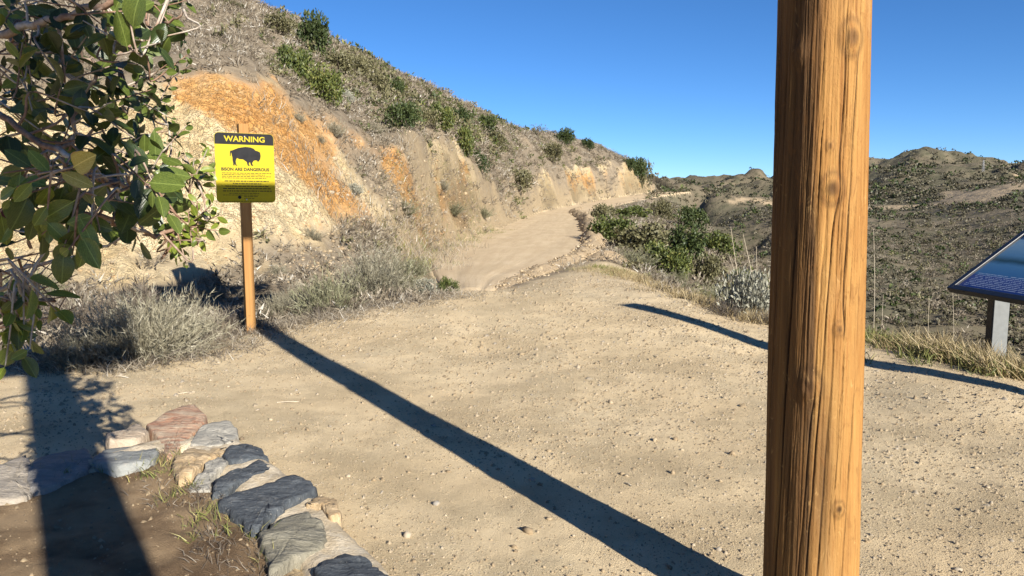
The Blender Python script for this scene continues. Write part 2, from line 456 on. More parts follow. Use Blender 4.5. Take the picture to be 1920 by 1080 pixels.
GZ = GZ + rightm * sstep(.3, 3, -padd) * (fbm(GX * .35, GY * .35, 4, 12) * .28 + fbm(GX * 1.6, GY * 1.6, 3, 13) * .08)
farm = (.35 * sstep(50, 120, GR) + .65 * sstep(230, 330, GR)) * (front & (PX0 > 1215))
GZ = GZ + farm * ((ridged(GX / 75, GY / 95, 5, 51) - .58) * .045 * np.minimum(GR, 420) + fbm(GX / 22, GY / 22, 4, 52) * .016 * np.minimum(GR, 400))
GZ = GZ + sstep(-.2, .4, padd) * (fbm(GX * .8, GY * .8, 3, 60) * .009 + fbm(GX * 4.5, GY * 4.5, 3, 61) * .005 + fbm(GX * 16, GY * 16, 2, 62) * .0028) * (GR < 40)
GZ = np.where((rd < HW + 1.6) & (GY > 11), (rz - .035) + (GZ - rz + .035) * sstep(HW - .05, HW + 1.25, rd) * 1.0, GZ)
GZ = GZ + .06 * sstep(-.12, .05, pland) + (fbm(GX * 7, GY * 7, 3, 71) * .018) * (pland > 0)

_laz = AZR; _lr = np.log(RS)
def height(X, Y):
    X = np.asarray(X, float); Y = np.asarray(Y, float)
    a = np.clip(np.interp(np.arctan2(X, Y), _laz, np.arange(len(_laz))), 0, len(_laz) - 1.001)
    r = np.clip(np.interp(np.log(np.maximum(np.hypot(X, Y), .61)), _lr, np.arange(len(_lr))), 0, len(_lr) - 1.001)
    i = a.astype(int); j = r.astype(int); s = a - i; t = r - j
    return (GZ[i, j] * (1 - s) + GZ[i + 1, j] * s) * (1 - t) + (GZ[i, j + 1] * (1 - s) + GZ[i + 1, j + 1] * s) * t
_S = np.geomspace(1.2, 1100, 5000)
def hit(px, row):
    """where the view through a spot of the photograph meets the ground"""
    a, f, uu = ray(px, row)
    X = a * _S; Y = f * _S; z = CAM_H + uu * _S
    below = z < height(X, Y)
    k = int(np.argmax(below)) if below.any() else len(_S) - 1
    return np.array([X[k], Y[k], float(height(X[k], Y[k]))])

# dirt tracks on the far hills, colour only (they are a few pixels wide)
def px_line(pts, w):
    best = np.full(PX0.shape, 1e9)
    for (x0, y0), (x1, y1) in zip(pts[:-1], pts[1:]):
        dx, dy = x1 - x0, y1 - y0; t = np.clip(((PX0 - x0) * dx + (ROW0 - y0) * dy) / (dx * dx + dy * dy), 0, 1)
        best = np.minimum(best, np.hypot(PX0 - x0 - dx * t, (ROW0 - y0 - dy * t)))
    return 1 - sstep(w * .6, w * 1.3, best)
track = np.maximum(px_line([(1355, 388), (1400, 386), (1450, 388), (1520, 390), (1640, 392), (1700, 388), (1760, 383), (1830, 376), (1900, 360), (1960, 352)], 1.8),
                   px_line([(1770, 374), (1800, 371), (1840, 371), (1880, 366), (1905, 352)], 7.0) * .9) * (GR > 150) * front
track = np.clip(track * (1 + wob * .6), 0, 1)
gravel = sstep(-.35, .12, padd + wob * .35)
gravel = np.where((rd < HW + np.where((rs > 0) & (GY > 40), .0, .05)) & (GY > 11), 1, gravel)
shoulder = ((rd > HW - .4) & (GY > 11) & ((rs < 0) | (GY < 40))) * (1 - sstep(HW + .4, HW + 1.5, rd + wob * .6))
planter = sstep(-.05, .1, pland)

na, nr = GX.shape
idx = np.arange(na * nr).reshape(na, nr)
Q = np.stack([idx[:-1, :-1], idx[1:, :-1], idx[1:, 1:], idx[:-1, 1:]], -1)
Q = Q[..., ::-1]
fx = lambda A: (A[:-1, :-1] + A[1:, 1:]) * .5
f_px, f_r, f_pad, f_front = fx(PX0), fx(GR.astype(float)), fx(padd), fx(front.astype(float)) > .9
reg = np.zeros(f_px.shape, int)                                   # 0 ground, 1 hillside, 2 valley slope, 3 far hills
hillreg = (f_px < 1150) | ((f_px < 1226) & (f_r > 95))
reg[(f_pad < -.4) & f_front & hillreg] = 1
reg[(f_pad < -.4) & f_front & ~hillreg] = 2
reg[f_front & (f_r > 150)] = 3
VALL = np.stack([GX, GY, GZ], -1).reshape(-1, 3)
ATT = {'cut': cut, 'orange': orange, 'gravel': gravel, 'track': track, 'shoulder': shoulder, 'planter': planter, 'dist': np.broadcast_to(GR, GX.shape) / 100.0}

# terrain materials, one per region, built from the same layers
def terrain_mat(kind):
    T = NT(kind + '_soil', 0.95, 0.15)
    co = T.coord()
    g_mid = T.noise(4.0, 4, .65); g_fine = T.noise(105 if kind == 'ground' else 38, 5, .75)
    b1 = None
    if kind in ('ground', 'hillside', 'valley_slope'):
        g_big = T.noise(.55, 3, .6)
        scol = T.mix(T.fr(g_mid, .35, .68), (.165, .130, .090), (.235, .190, .135))
        scol = T.mix(T.fr(g_fine, .45, .7, 0, .5), scol, (.12, .097, .068))
        base = T.mix(T.fr(g_big, .5, .75, 0, .4), scol, (.29, .215, .135))
        b1 = T.bump(g_fine, .8, .03)
    if kind in ('far_hills', 'valley_slope'):
        f1 = T.noise(.05, 6, .7); f2 = T.noise(.30, 5, .7)
        fcol = T.mix(T.fr(f1, .40, .62), (.150, .122, .082), (.104, .094, .060))
        fcol = T.mix(T.fr(f2, .50, .66, 0, .75), fcol, (.058, .058, .033))
        fcol = T.mix(T.fr(f2, .40, .28, 0, .5), fcol, (.20, .158, .108))
        base = fcol if kind == 'far_hills' else T.mix(T.fr(T.attr('dist'), .15, .55), base, fcol)
        if kind == 'far_hills': base = T.mix(T.attr('track'), base, (.36, .275, .175)); b1 = T.bump(f2, .6, 1.2)
    if kind == 'hillside':
        c1 = T.noise(1.1, 6, .68, dist=.6); c2 = T.noise(5.5, 5, .72, dist=.5); c3 = T.noise(24, 3, .7)
        mpv = T.n('Mapping'); mpv.inputs['Rotation'].default_value = (0, 0, R(-36.9)); T.L(co, mpv.inputs[0])
        rill = T.noise(1.3, 6, .68, mpv.outputs[0], sc3=(1, .30, .5), dist=.8)
        wv3 = T.n('VectorMath'); wv3.operation = 'ADD'; T.L(co, wv3.inputs[0]); T.L(T.noise(3.0, 4, .6, out='Color'), wv3.inputs[1])
        blk = T.voro(4.6, wv3.outputs[0], 'F1', 'Color'); sb = T.n('SeparateXYZ'); T.L(blk, sb.inputs[0])
        blk2 = T.voro(13, wv3.outputs[0], 'F1', 'Color'); sb2 = T.n('SeparateXYZ'); T.L(blk2, sb2.inputs[0])
        edge = T.voro(4.6, wv3.outputs[0], 'DISTANCE_TO_EDGE')
        frac = T.math('ADD', T.math('MULTIPLY', sb.outputs[0], .6), T.math('MULTIPLY', sb2.outputs[0], .4))
        pale = T.mix(T.fr(c1, .36, .66), (.64, .485, .26), (.76, .62, .385))
        pale = T.mix(T.fr(c2, .50, .70, 0, .6), pale, (.40, .28, .14))
        oran = T.mix(T.fr(c1, .32, .66), (.56, .265, .075), (.66, .37, .135))
        oran = T.mix(T.fr(c2, .50, .68, 0, .75), oran, (.36, .15, .04))
        oran = T.mix(T.fr(c3, .58, .74, 0, .45), oran, (.40, .29, .165))
        orf = T.math('ADD', T.attr('orange'), T.fr(c1, .35, .7, -.25, .25))
        ccol = T.mix(T.fr(orf, .22, .55), pale, oran)
        ccol = T.mix(T.fr(rill, .56, .72, 0, .5), ccol, (.32, .20, .09)); ccol = T.mix(T.fr(rill, .46, .30, 0, .5), ccol, (.60, .49, .31))
        ccol = T.mix(T.fr(frac, .58, .9, 0, .35), ccol, (.66, .52, .31)); ccol = T.mix(T.fr(frac, .40, .10, 0, .3), ccol, (.36, .21, .085))
        ccol = T.mix(T.fr(c3, .42, .30, 0, .5), ccol, (.17, .115, .062))
        base = T.mix(T.attr('cut'), base, ccol)
        base = T.mix(T.math('MULTIPLY', T.attr('shoulder'), .85), base, T.mix(T.fr(c2, .35, .65), (.25, .185, .105), (.32, .25, .155)))
        bc = T.bump(T.math('ADD', T.math('ADD', c2, T.math('MULTIPLY', frac, .9)), T.math('ADD', T.math('MULTIPLY', c3, .4), T.fr(edge, 0, .10, -.35, 0))), .9, .20)
        mixn = T.n('MixRGB'); T.L(T.attr('cut'), mixn.inputs[0]); T.L(b1, mixn.inputs[1]); T.L(bc, mixn.inputs[2]); b1 = mixn.outputs[0]
    if kind in ('ground', 'hillside', 'valley_slope'):
        gcol = T.mix(T.fr(g_big, .35, .65), (.52, .40, .24), (.60, .48, .305))
        gcol = T.mix(T.fr(g_mid, .38, .68, 0, .55), gcol, (.43, .33, .20))
        gcol = T.mix(T.fr(g_fine, .52, .75, 0, .5), gcol, (.62, .52, .38))
        gcol = T.mix(T.fr(g_fine, .46, .28, 0, .45), gcol, (.25, .185, .12))
        base = T.mix(T.attr('gravel'), base, gcol)
    if kind == 'ground':
        soil = T.mix(T.fr(g_mid, .35, .65), (.13, .082, .046), (.21, .14, .08))
        base = T.mix(T.attr('planter'), base, soil)
        g_vor = T.voro(170); g_vor2 = T.voro(70); packed = T.fr(T.noise(1.3, 4, .6), .40, .62, .35, 1.0)
        bh = T.math('ADD', T.math('MULTIPLY', g_fine, .9), T.math('MULTIPLY', T.fr(g_vor, 0, .5, 1, 0), .35))
        bh = T.math('ADD', bh, T.math('MULTIPLY', T.fr(g_vor2, 0, .35, 1, 0), .25))
        b1 = T.bump(T.math('MULTIPLY', bh, packed), 1.0, .018)
        base = T.mix(T.fr(packed, .3, 1.0, .22, 0), base, (.60, .455, .27))
    T.color(base); T.normal(b1)
    return T.m

for k, nm in enumerate(('ground', 'hillside', 'valley_slope', 'far_hills')):
    F = Q[reg == k].reshape(-1, 4)
    used = np.unique(F); remap = np.full(na * nr, -1, int); remap[used] = np.arange(len(used))
    me = mesh_np(nm, VALL[used], remap[F], terrain_mat(nm), True, {a: np.asarray(b, float).reshape(-1)[used] for a, b in ATT.items()})
    tag(obj(nm, me), kind='structure')

# ------------------------------------------------------------------ dirt road and berm
T = NT('road_dirt', 0.95, 0.15)
a1 = T.noise(.5, 5, .6); a2 = T.noise(5, 6, .65); a3 = T.noise(32, 5, .7)
rc = T.mix(T.fr(a1, .35, .65), (.47, .36, .225), (.53, .415, .27))
rut = T.noise(1.0, 4, .6, T.attr('uv3', 'Vector'), sc3=(9, .35, 1))
rc = T.mix(T.fr(rut, .42, .62, 0, .6), rc, (.42, .31, .19))
rc = T.mix(T.fr(a2, .45, .7, 0, .4), rc, (.38, .285, .175))
rc = T.mix(T.fr(a3, .5, .72, 0, .5), rc, (.60, .50, .36))
T.color(rc); T.normal(T.bump(T.math('ADD', a3, T.math('MULTIPLY', rut, .6)), .7, .02))
M_ROAD = T.m
n = len(ROADC); W = 27
tan = np.gradient(ROADC[:, :2], axis=0); tan /= np.linalg.norm(tan, axis=1)[:, None]
nor = np.stack([tan[:, 1], -tan[:, 0]], -1)
arc = np.concatenate([[0], np.cumsum(np.linalg.norm(np.diff(ROADC[:, :2], axis=0), axis=1))])
w = np.linspace(-1, 1, W)
edge_j = 1 + .05 * fbm(arc[:, None] * .6, np.sign(w)[None] * 7 + 0 * arc[:, None], 3, 81)
off = w[None] * (HW + .12) * edge_j
off = off * (road_half(np.arange(n)) / HW)[:, None]
RX = ROADC[:, 0:1] + nor[:, 0:1] * off; RY = ROADC[:, 1:2] + nor[:, 1:2] * off
RZ = ROADC[:, 2:3] + .03 * (1 - w[None] ** 2) + .012 * fbm(RX * 1.5, RY * .5, 3, 82) - .03 * np.exp(-((np.abs(w[None]) - .45) / .12) ** 2) * .6 - .06 * (np.abs(w[None]) > .99)
RH = height(RX, RY)
RZ = np.maximum(RZ, RH + .008)
RZ[:, 0] = RH[:, 0] - .03; RZ[:, -1] = RH[:, -1] - .03; RZ[0] = RH[0] - .03; RZ[1] = np.minimum(RZ[1], RH[1] + .008)
ix = np.arange(n * W).reshape(n, W)
F = np.stack([ix[:-1, :-1], ix[:-1, 1:], ix[1:, 1:], ix[1:, :-1]], -1).reshape(-1, 4)
uv = np.stack([np.broadcast_to(w[None], RX.shape), np.broadcast_to(arc[:, None], RX.shape), 0 * RX], -1).reshape(-1, 3)
tag(obj('road', mesh_np('road', np.stack([RX, RY, RZ], -1).reshape(-1, 3), F, M_ROAD, True, {'uv3': uv})), kind='structure')

# pebble and stone shapes, merged in bulk
def ico(sub=1):
    bm = bmesh.new(); bmesh.ops.create_icosphere(bm, subdivisions=sub, radius=1.0)
    V = np.array([v.co[:] for v in bm.verts]); F = np.array([[v.index for v in f.verts] for f in bm.faces]); bm.free(); return V, F
ICO1, ICO2 = ico(1), ico(2)
OCT = (np.array([(1, 0, -.5), (-1, 0, -.5), (0, 1, -.5), (0, -1, -.5), (.25, .15, 1), (-.3, -.2, .8)], float),      # half-buried pebble, no underside
       np.array([(0, 2, 4), (2, 1, 4), (1, 5, 4), (1, 3, 5), (3, 0, 5), (0, 4, 5)]))
def scatter_stones(P, size, tmpl, flat=.6, sink=.25, jit=.35):
    V0, F0 = tmpl; n = len(P); size = np.asarray(size)
    a = rng.uniform(0, 6.283, n); ca, sa = np.cos(a), np.sin(a)
    sc = np.stack([rng.uniform(.7, 1.3, n), rng.uniform(.6, 1.1, n), rng.uniform(flat * .6, flat * 1.3, n)], -1) * size[:, None]
    V = V0[None] * (1 + rng.uniform(-jit, jit, (n, len(V0), 1))) * sc[:, None]
    X = V[..., 0] * ca[:, None] - V[..., 1] * sa[:, None]; Y = V[..., 0] * sa[:, None] + V[..., 1] * ca[:, None]
    V = np.stack([X, Y, V[..., 2]], -1) + P[:, None]
    V[..., 2] += (size * flat * (.5 - sink))[:, None]
    F = F0[None] + (np.arange(n) * len(V0))[:, None, None]
    val = np.repeat(rng.uniform(0, 1, n), len(V0))
    return V.reshape(-1, 3), F.reshape(-1, 3), val
T = NT('pebble_stone', 0.85, 0.25)
pc = T.ramp(T.attr('val'), [(0, (.12, .09, .06)), (.25, (.22, .16, .095)), (.6, (.29, .22, .135)), (.88, (.37, .30, .21)), (1, (.20, .19, .175))])
T.color(T.mix(T.fr(T.noise(60, 3), .4, .7, 0, .4), pc, (.36, .28, .18)))
M_PEB = T.m

# berm of bladed dirt along the right edge of the road
BERM = [(920, 541, .03), (960, 526, .06), (1010, 508, .09), (1060, 489, .12), (1100, 470, .17), (1116, 448, .36), (1112, 430, .42), (1100, 412, .42), (1086, 402, .38), (1078, 396, .30), (1090, 388, .12)]
bp = []
for px, row, h in BERM:
    p = hit(px, row + 2); bp.append((p[0], p[1], h))
bp = np.array(bp)
BC = smooth_poly(bp, 170)
tb = np.gradient(BC[:, :2], axis=0); tb /= np.linalg.norm(tb, axis=1)[:, None]; nb = np.stack([tb[:, 1], -tb[:, 0]], -1)
barc = np.concatenate([[0], np.cumsum(np.linalg.norm(np.diff(BC[:, :2], axis=0), axis=1))])
bw = np.linspace(-1, 1, 17)
hb = BC[:, 2] * (1 + .45 * fbm(barc * 1.3, barc * 0, 3, 91))
half = .16 + hb * 1.25
BX = BC[:, 0:1] + nb[:, 0:1] * bw[None] * half[:, None]; BY = BC[:, 1:2] + nb[:, 1:2] * bw[None] * half[:, None]
prof = np.clip(1 - np.abs(bw) ** 1.6, 0, 1)
BZ = height(BX, BY) + hb[:, None] * prof[None] * (1 + .5 * fbm(BX * 3.5, BY * 3.5, 3, 92)) - .05 * (np.abs(bw) > .95)[None]
BZ += .05 * fbm(BX * 8, BY * 8, 2, 93) * prof[None]
ix = np.arange(BX.size).reshape(BX.shape)
F = np.stack([ix[:-1, :-1], ix[:-1, 1:], ix[1:, 1:], ix[1:, :-1]], -1).reshape(-1, 4)
T = NT('berm_dirt', .95, .15)
a2 = T.noise(5, 6, .65); a3 = T.noise(26, 5, .7)
T.color(T.mix(T.fr(a3, .45, .7, 0, .6), T.mix(T.fr(a2, .35, .65), (.33, .24, .145), (.41, .31, .195)), (.46, .375, .26)))
T.normal(T.bump(a3, .9, .05)); M_BERM = T.m
tag(obj('berm', mesh_np('berm', np.stack([BX, BY, BZ], -1).reshape(-1, 3), F, M_BERM, True)), kind='structure')
# spoil heap where the berm bends
mo = hit(1150, 489)
mr, ma = np.linspace(0, 1, 14), np.linspace(0, 2 * math.pi, 40, endpoint=False)
MX = mo[0] + .95 * mr[:, None] * np.cos(ma)[None]; MY = mo[1] + 1.0 * mr[:, None] * np.sin(ma)[None]
MZ = height(MX, MY) + .24 * (np.cos(mr * math.pi) * .5 + .5)[:, None] * (1 + .5 * fbm(MX * 3, MY * 3, 3, 95)) + .05 * fbm(MX * 9, MY * 9, 2, 96) * (1 - mr[:, None]) - .04 * (mr[:, None] > .95)
ix = np.arange(MX.size).reshape(MX.shape)
F = np.stack([ix[:-1], np.roll(ix[:-1], -1, 1), np.roll(ix[1:], -1, 1), ix[1:]], -1).reshape(-1, 4)[:, ::-1]
tag(obj('spoil_heap', mesh_np('spoil_heap', np.stack([MX, MY, MZ], -1).reshape(-1, 3), F, M_BERM, True)), 'low heap of loose tan dirt where the road berm bends', 'dirt heap')

# loose stones: on the pad, along the berm, on the road edge, on the cut
def pad_points(n, r0, r1, amax=44):
    a = np.radians(rng.uniform(-amax, amax, n)); r = np.exp(rng.uniform(math.log(r0), math.log(r1), n))
    X, Y = np.sin(a) * r, np.cos(a) * r
    m = (pip_dist(PAD, X, Y) > -.1) & (pip_dist(PLANTER, X, Y) < -.28)
    X, Y = X[m], Y[m]
    return np.stack([X, Y, height(X, Y)], -1), r[m]
P, r = pad_points(115000, 2.4, 14)
dens = fbm(P[:, 0] * 1.1, P[:, 1] * 1.1, 3, 101)
keep = dens + rng.uniform(-.6, .6, len(P)) > -.15
P, r = P[keep], r[keep]
sz = np.clip(rng.lognormal(-5.35, .5, len(P)), .002, .018) * np.clip(r / 4.5, .8, 2.2)
Pb, rb = pad_points(900, 2.6, 13)
szb = np.clip(rng.lognormal(-4.55, .4, len(Pb)), .007, .03)
V, F, val = scatter_stones(P, sz, OCT, .65, .25)
Vb, Fb, vb = scatter_stones(Pb, szb, ICO1, .65, .3)
val = .35 + .6 * val
V, F, val = np.vstack([V, Vb]), np.vstack([F, Fb + len(V)]), np.concatenate([val, vb])
tag(obj('gravel', mesh_np('gravel', V, F, M_PEB, False, {'val': val})), 'small tan gravel stones strewn over the dirt pad', 'gravel', kind='stuff')
bi = rng.integers(0, len(BC), 2600); bo = rng.normal(0, .75, 2600)
X = BC[bi, 0] + nb[bi, 0] * bo * half[bi] + rng.normal(0, .05, 2600); Y = BC[bi, 1] + nb[bi, 1] * bo * half[bi]
Z = height(X, Y) + hb[bi] * np.clip(1 - np.abs(bo) ** 1.6, 0, 1)
V, F, val = scatter_stones(np.stack([X, Y, Z], -1), np.clip(rng.lognormal(-3.75, .5, 2600), .012, .09) * (.4 + .6 * np.clip(hb[bi] / .2, 0, 1)), ICO1, .7, .3)
tag(obj('berm_rubble', mesh_np('berm_rubble', V, F, M_PEB, False, {'val': val})), 'clods and stones piled along the road berm', 'rubble', kind='stuff')
k = 5200
ri = rng.integers(4, 200, k); sd = np.where(rng.random(k) < .72, -1, 1); d_ = sd * (HW + .15 + np.abs(rng.normal(0, .45, k)))
X = ROADC[ri, 0] + nor[ri, 0] * d_ + rng.normal(0, .2, k); Y = ROADC[ri, 1] + nor[ri, 1] * d_ + rng.normal(0, .3, k)
m = (sd < 0) | (Y > 60)
X, Y = X[m], Y[m]
V, F, val = scatter_stones(np.stack([X, Y, height(X, Y)], -1), np.clip(rng.lognormal(-3.9, .55, len(X)), .01, .09), ICO1, .7, .3)
tag(obj('roadside_rubble', mesh_np('roadside_rubble', V, F, M_PEB, False, {'val': val})), 'loose stones along the foot of the cut beside the road', 'rubble', kind='stuff')
cm = np.argwhere((cut > .45) & (GR < 60) & (PX0 > -60))
sel = cm[rng.integers(0, len(cm), 1500)]
X = GX[sel[:, 0], sel[:, 1]] + rng.normal(0, .05, len(sel)); Y = GY[sel[:, 0], sel[:, 1]] + rng.normal(0, .05, len(sel))
V, F, val = scatter_stones(np.stack([X, Y, height(X, Y)], -1), np.clip(rng.lognormal(-4.2, .6, len(sel)), .008, .08) * np.clip(np.hypot(X, Y) / 22, .7, 1.6), ICO1, .75, .3)
T = NT('cut_stone', .9, .2)
T.color(T.ramp(T.attr('val'), [(0, (.22, .12, .05)), (.4, (.29, .205, .115)), (1, (.38, .30, .20))]))
tag(obj('cut_rubble', mesh_np('cut_rubble', V, F, T.m, False, {'val': val})), 'broken pale and orange stones on the cut face', 'rubble', kind='stuff')

# ------------------------------------------------------------------ wood and metal materials
def wood_mat(name, c_lo, c_hi, c_dk, vec_scale=(1, 1, .06), ring=26, rough=.7):
    T = NT(name, rough, .3)
    n1 = T.noise(ring, 5, .65, sc3=vec_scale, dist=.8); n2 = T.noise(ring * 4, 3, .6, sc3=(vec_scale[0], vec_scale[1], vec_scale[2] * .5)); n3 = T.noise(2.2, 4, .6, sc3=(1, 1, .5))
    c = T.mix(T.fr(n1, .32, .68), c_lo, c_hi)
    c = T.mix(T.fr(n2, .55, .72, 0, .5), c, c_dk)
    c = T.mix(T.fr(n3, .52, .74, 0, .5), c, c_dk)
    T.color(c); T.normal(T.bump(T.math('ADD', n1, n2), .35, .004)); return T.m
def plain(name, c, rough=.6, spec=.4, var=.12, scale=30, metal=0.0):
    T = NT(name, rough, spec); n = T.noise(scale, 4, .6)
    T.color(T.mix(T.fr(n, .3, .7), tuple(x * (1 - var) for x in c), tuple(min(1, x * (1 + var)) for x in c)))
    T.b.inputs['Metallic'].default_value = metal
    T.normal(T.bump(n, .1, .002)); return T.m

# ------------------------------------------------------------------ timber trail gate: the near post is in view, the rest throws the long shadows
T = NT('gate_timber', .78, .2)
g1 = T.noise(17, 5, .65, sc3=(1, 1, .055), dist=1.0); g2 = T.noise(75, 4, .65, sc3=(1, 1, .03)); g3 = T.noise(2.4, 5, .65, sc3=(1, 1, .45), dist=.5); g4 = T.noise(9, 4, .6, sc3=(1, 1, .3))
c = T.mix(T.fr(g1, .30, .70), (.225, .102, .026), (.33, .18, .055))
c = T.mix(T.fr(g2, .50, .72, 0, .65), c, (.19, .072, .018))
c = T.mix(T.fr(g3, .50, .72, 0, .75), c, (.16, .078, .028))
c = T.mix(T.fr(g4, .56, .74, 0, .4), c, (.36, .22, .09))
c = T.mix(T.attr('stain_shade'), c, T.mix(T.fr(g2, .35, .65), (.040, .020, .008), (.085, .045, .018)))
c = T.mix(T.attr('knot'), c, T.mix(T.fr(g4, .4, .6), (.035, .016, .006), (.11, .055, .02)))
c = T.mix(T.attr('crack'), c, (.035, .018, .008))
g5 = T.noise(34, 5, .7, sc3=(1, 1, .4), dist=1.2); c = T.mix(T.fr(g5, .54, .70, 0, .55), c, (.15, .066, .018)); c = T.mix(T.fr(g5, .40, .28, 0, .35), c, (.50, .31, .12))
T.color(c); T.normal(T.bump(T.math('ADD', T.math('ADD', g1, g5), T.math('MULTIPLY', g2, .8)), .6, .007)); M_GATE = T.m

def log_mesh(name, H, r0, r1, seg=64, rings=60, detail=False, seed=1, z0=0.0):
    th = np.arange(seg) * 2 * math.pi / seg; z = np.linspace(z0, H, rings)
    if detail:
        th = np.concatenate([np.linspace(R(-105), R(105), seg - 50), np.linspace(R(105), R(255), 52)[1:-1]]); z = np.concatenate([np.linspace(z0, 2.4, rings - 20), np.linspace(2.4, H, 21)[1:]])
    TH, Z = np.meshgrid(th, z)
    Rr = r0 + (r1 - r0) * np.clip(Z / H, 0, 1)
    Rr = Rr * (1 + .012 * fbm(np.cos(TH) * 2 + Z * .7, np.sin(TH) * 2 + seed, 3, seed) )
    crack = np.zeros_like(TH); knot = np.zeros_like(TH); stain_shade = np.zeros_like(TH)
    if detail:
        # th=0 points at the camera; positive th towards the right of the picture
        wrap = lambda a: (a + math.pi) % (2 * math.pi) - math.pi
        A = wrap(TH)
        # hewn flat on the left of the post
        mid, hw_ = R(-46), R(40)
        fl = np.clip(1 - ((A - mid) / hw_) ** 2, 0, 1)
        Rr = Rr * (1 - .085 * fl)
        ridge = np.exp(-((A - R(-4)) / R(4)) ** 2)
        Rr = Rr * (1 + ridge * (.004 + .022 * fbm(A * 6, Z * 9, 3, 5)))
        stain_shade = np.clip(ridge * .8 * (fbm(A * 3, Z * 3, 3, 8) + .55) + np.exp(-((A - R(12)) / R(16)) ** 2 - ((Z - .62) / .35) ** 2) * .7 + (1 - sstep(R(-14), R(2), A + .10 * fbm(A * 0, Z * 3, 3, 23))) * np.clip(.62 + .25 * sstep(.9, 1.7, Z) + .5 * fbm(A * 3.5, Z * 1.3, 4, 19), 0, .95), 0, .94)  # stain patches, plus the post's shaded left half painted dark
        knots = [(R(36), 1.985, .020), (R(16), 1.535, .018), (R(-8), .915, .022), (R(-30), 1.95, .018), (R(28), 1.10, .009), (R(33), .52, .010), (R(12), 1.665, .007)]
        ks = [(-68, 0, 2.4, .9, .5), (-50, 1.3, 2.4, 1.0, .6), (-34, .1, 1.5, 1.6, 1.0), (-20, .0, .8, .8, .5), (3, .0, 1.4, 1.0, .8), (12, .2, 2.4, .9, .6), (24, .0, 1.9, 1.2, .9), (31, 1.0, 2.5, 1.1, .8), (44, .3, 2.3, .8, .6), (57, .0, 2.5, .8, .6), (-80, .4, 2.0, .8, .5), (17, 1.3, 2.2, .7, .5), (38, .5, 1.2, .6, .5)]
        for i in range(26):
            za_ = rng.uniform(-.2, 1.9); ks.append((rng.uniform(-85, 85), za_, za_ + rng.uniform(.3, 1.1), rng.uniform(.28, .5), rng.uniform(.4, .8)))
        for i in range(12): ks.append((rng.uniform(-180, 180), rng.uniform(0, 1.6), rng.uniform(1.6, 2.6), rng.uniform(.4, .8), .5))
        for a0, za, zb, wd, dp in ks:
            cen = R(a0) + (Z - 1.1) * R(20) + .035 * fbm(Z * 2.3, Z * 0 + a0, 3, a0) + .012 * fbm(Z * 11, Z * 0 + a0, 2, a0 + 3)
            for ka, kz, kr in knots:
                dz_ = Z - kz; cen = cen + np.sign(cen - ka) * .10 * np.exp(-((cen - ka) / .12) ** 2 - (dz_ / .07) ** 2)
            e = sstep(za, za + .15, Z) * (1 - sstep(zb - .15, zb, Z)) * np.clip(.55 + .8 * fbm(Z * 1.7, Z * 0 + a0 * 3, 2, a0), .0, 1)
            g = np.exp(-(wrap(A - cen) / (R(1.0) * wd)) ** 2) * e
            crack = np.maximum(crack, g * dp)
        for ka, kz, kr in [(a_, b_, c_ * 1.3) for a_, b_, c_ in knots]:
            dd = np.hypot((A - ka) * r0, (Z - kz) * .8) / kr
            Rr = Rr + .010 * np.exp(-(dd / 1.3) ** 2) * (kr / .02) - .006 * np.exp(-(dd / .35) ** 2)
            knot = np.maximum(knot, np.exp(-(dd / .85) ** 4) * .9); knot = np.maximum(knot, .5 * np.exp(-((dd - 1.7) / .35) ** 2))
        Rr = Rr + .0035 * fbm(A * 7 - Z * .4, Z * .8, 4, 17) + .002 * fbm(A * 30 - Z * 3, Z * 2.2, 3, 18)
        Rr = Rr - crack * .010
        crack = sstep(.15, .6, crack)
    V = np.stack([Rr * np.sin(TH), -Rr * np.cos(TH), Z], -1).reshape(-1, 3)
    ix = np.arange(V.shape[0]).reshape(rings, seg)
    F = np.stack([ix[:-1], np.roll(ix[:-1], -1, 1), np.roll(ix[1:], -1, 1), ix[1:]], -1).reshape(-1, 4)
    V = np.vstack([V, [[0, 0, H]]]); top = len(V) - 1
    capq = np.stack([ix[-1], np.roll(ix[-1], -1), np.full(seg, top), np.full(seg, top)], -1)
    me = bpy.data.meshes.new(name)
    me.from_pydata(V.tolist(), [], F.tolist() + [[int(a), int(b), int(c_)] for a, b, c_, _ in capq])
    me.polygons.foreach_set('use_smooth', np.ones(len(me.polygons), bool))
    for an, av in (('crack', crack), ('knot', knot), ('stain_shade', stain_shade)):
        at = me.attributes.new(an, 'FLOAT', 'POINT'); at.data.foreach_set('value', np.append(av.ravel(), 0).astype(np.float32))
    me.materials.append(M_GATE); return me

GP = Vector((1.022, 2.50, 0)); GH = 4.86
G2 = Vector((1.27, -1.5, 0)); G2T = Vector((0.86, -1.5, 0))
gate = tag(empty('trail_gate', GP), 'round honey-brown timber gate post with knots and long drying cracks, right of the path', 'gate')
view_az = math.atan2(GP.x, GP.y)
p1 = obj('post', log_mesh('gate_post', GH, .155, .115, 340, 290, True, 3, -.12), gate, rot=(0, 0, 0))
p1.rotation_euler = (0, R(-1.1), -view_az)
p2 = obj('post', log_mesh('gate_rear_post', GH, .20, .17, 48, 40, False, 9, -.12), gate, loc=G2 - GP)
p2.rotation_euler = (0, math.atan2(-.41, GH), 0)
GPT = GP + Vector((-.075, .03, 0))                  # head of the near post, which leans slightly
bd = (GPT - G2T).normalized()
def gate_beam(nm, a, b, z, rad):
    me = log_mesh(nm, (b - a).length, rad, rad * .95, 40, 40, False, 21)
    o = obj('beam', me, gate); o.rotation_euler = (b - a).to_track_quat('Z', 'X').to_euler()
    o.location = (a.x - GP.x, a.y - GP.y, z); return o
gate_beam('gate_beam', G2T - bd * .3, GPT + bd * .1, GH - .05, .10)
cross = Vector((.852, .523, 0))
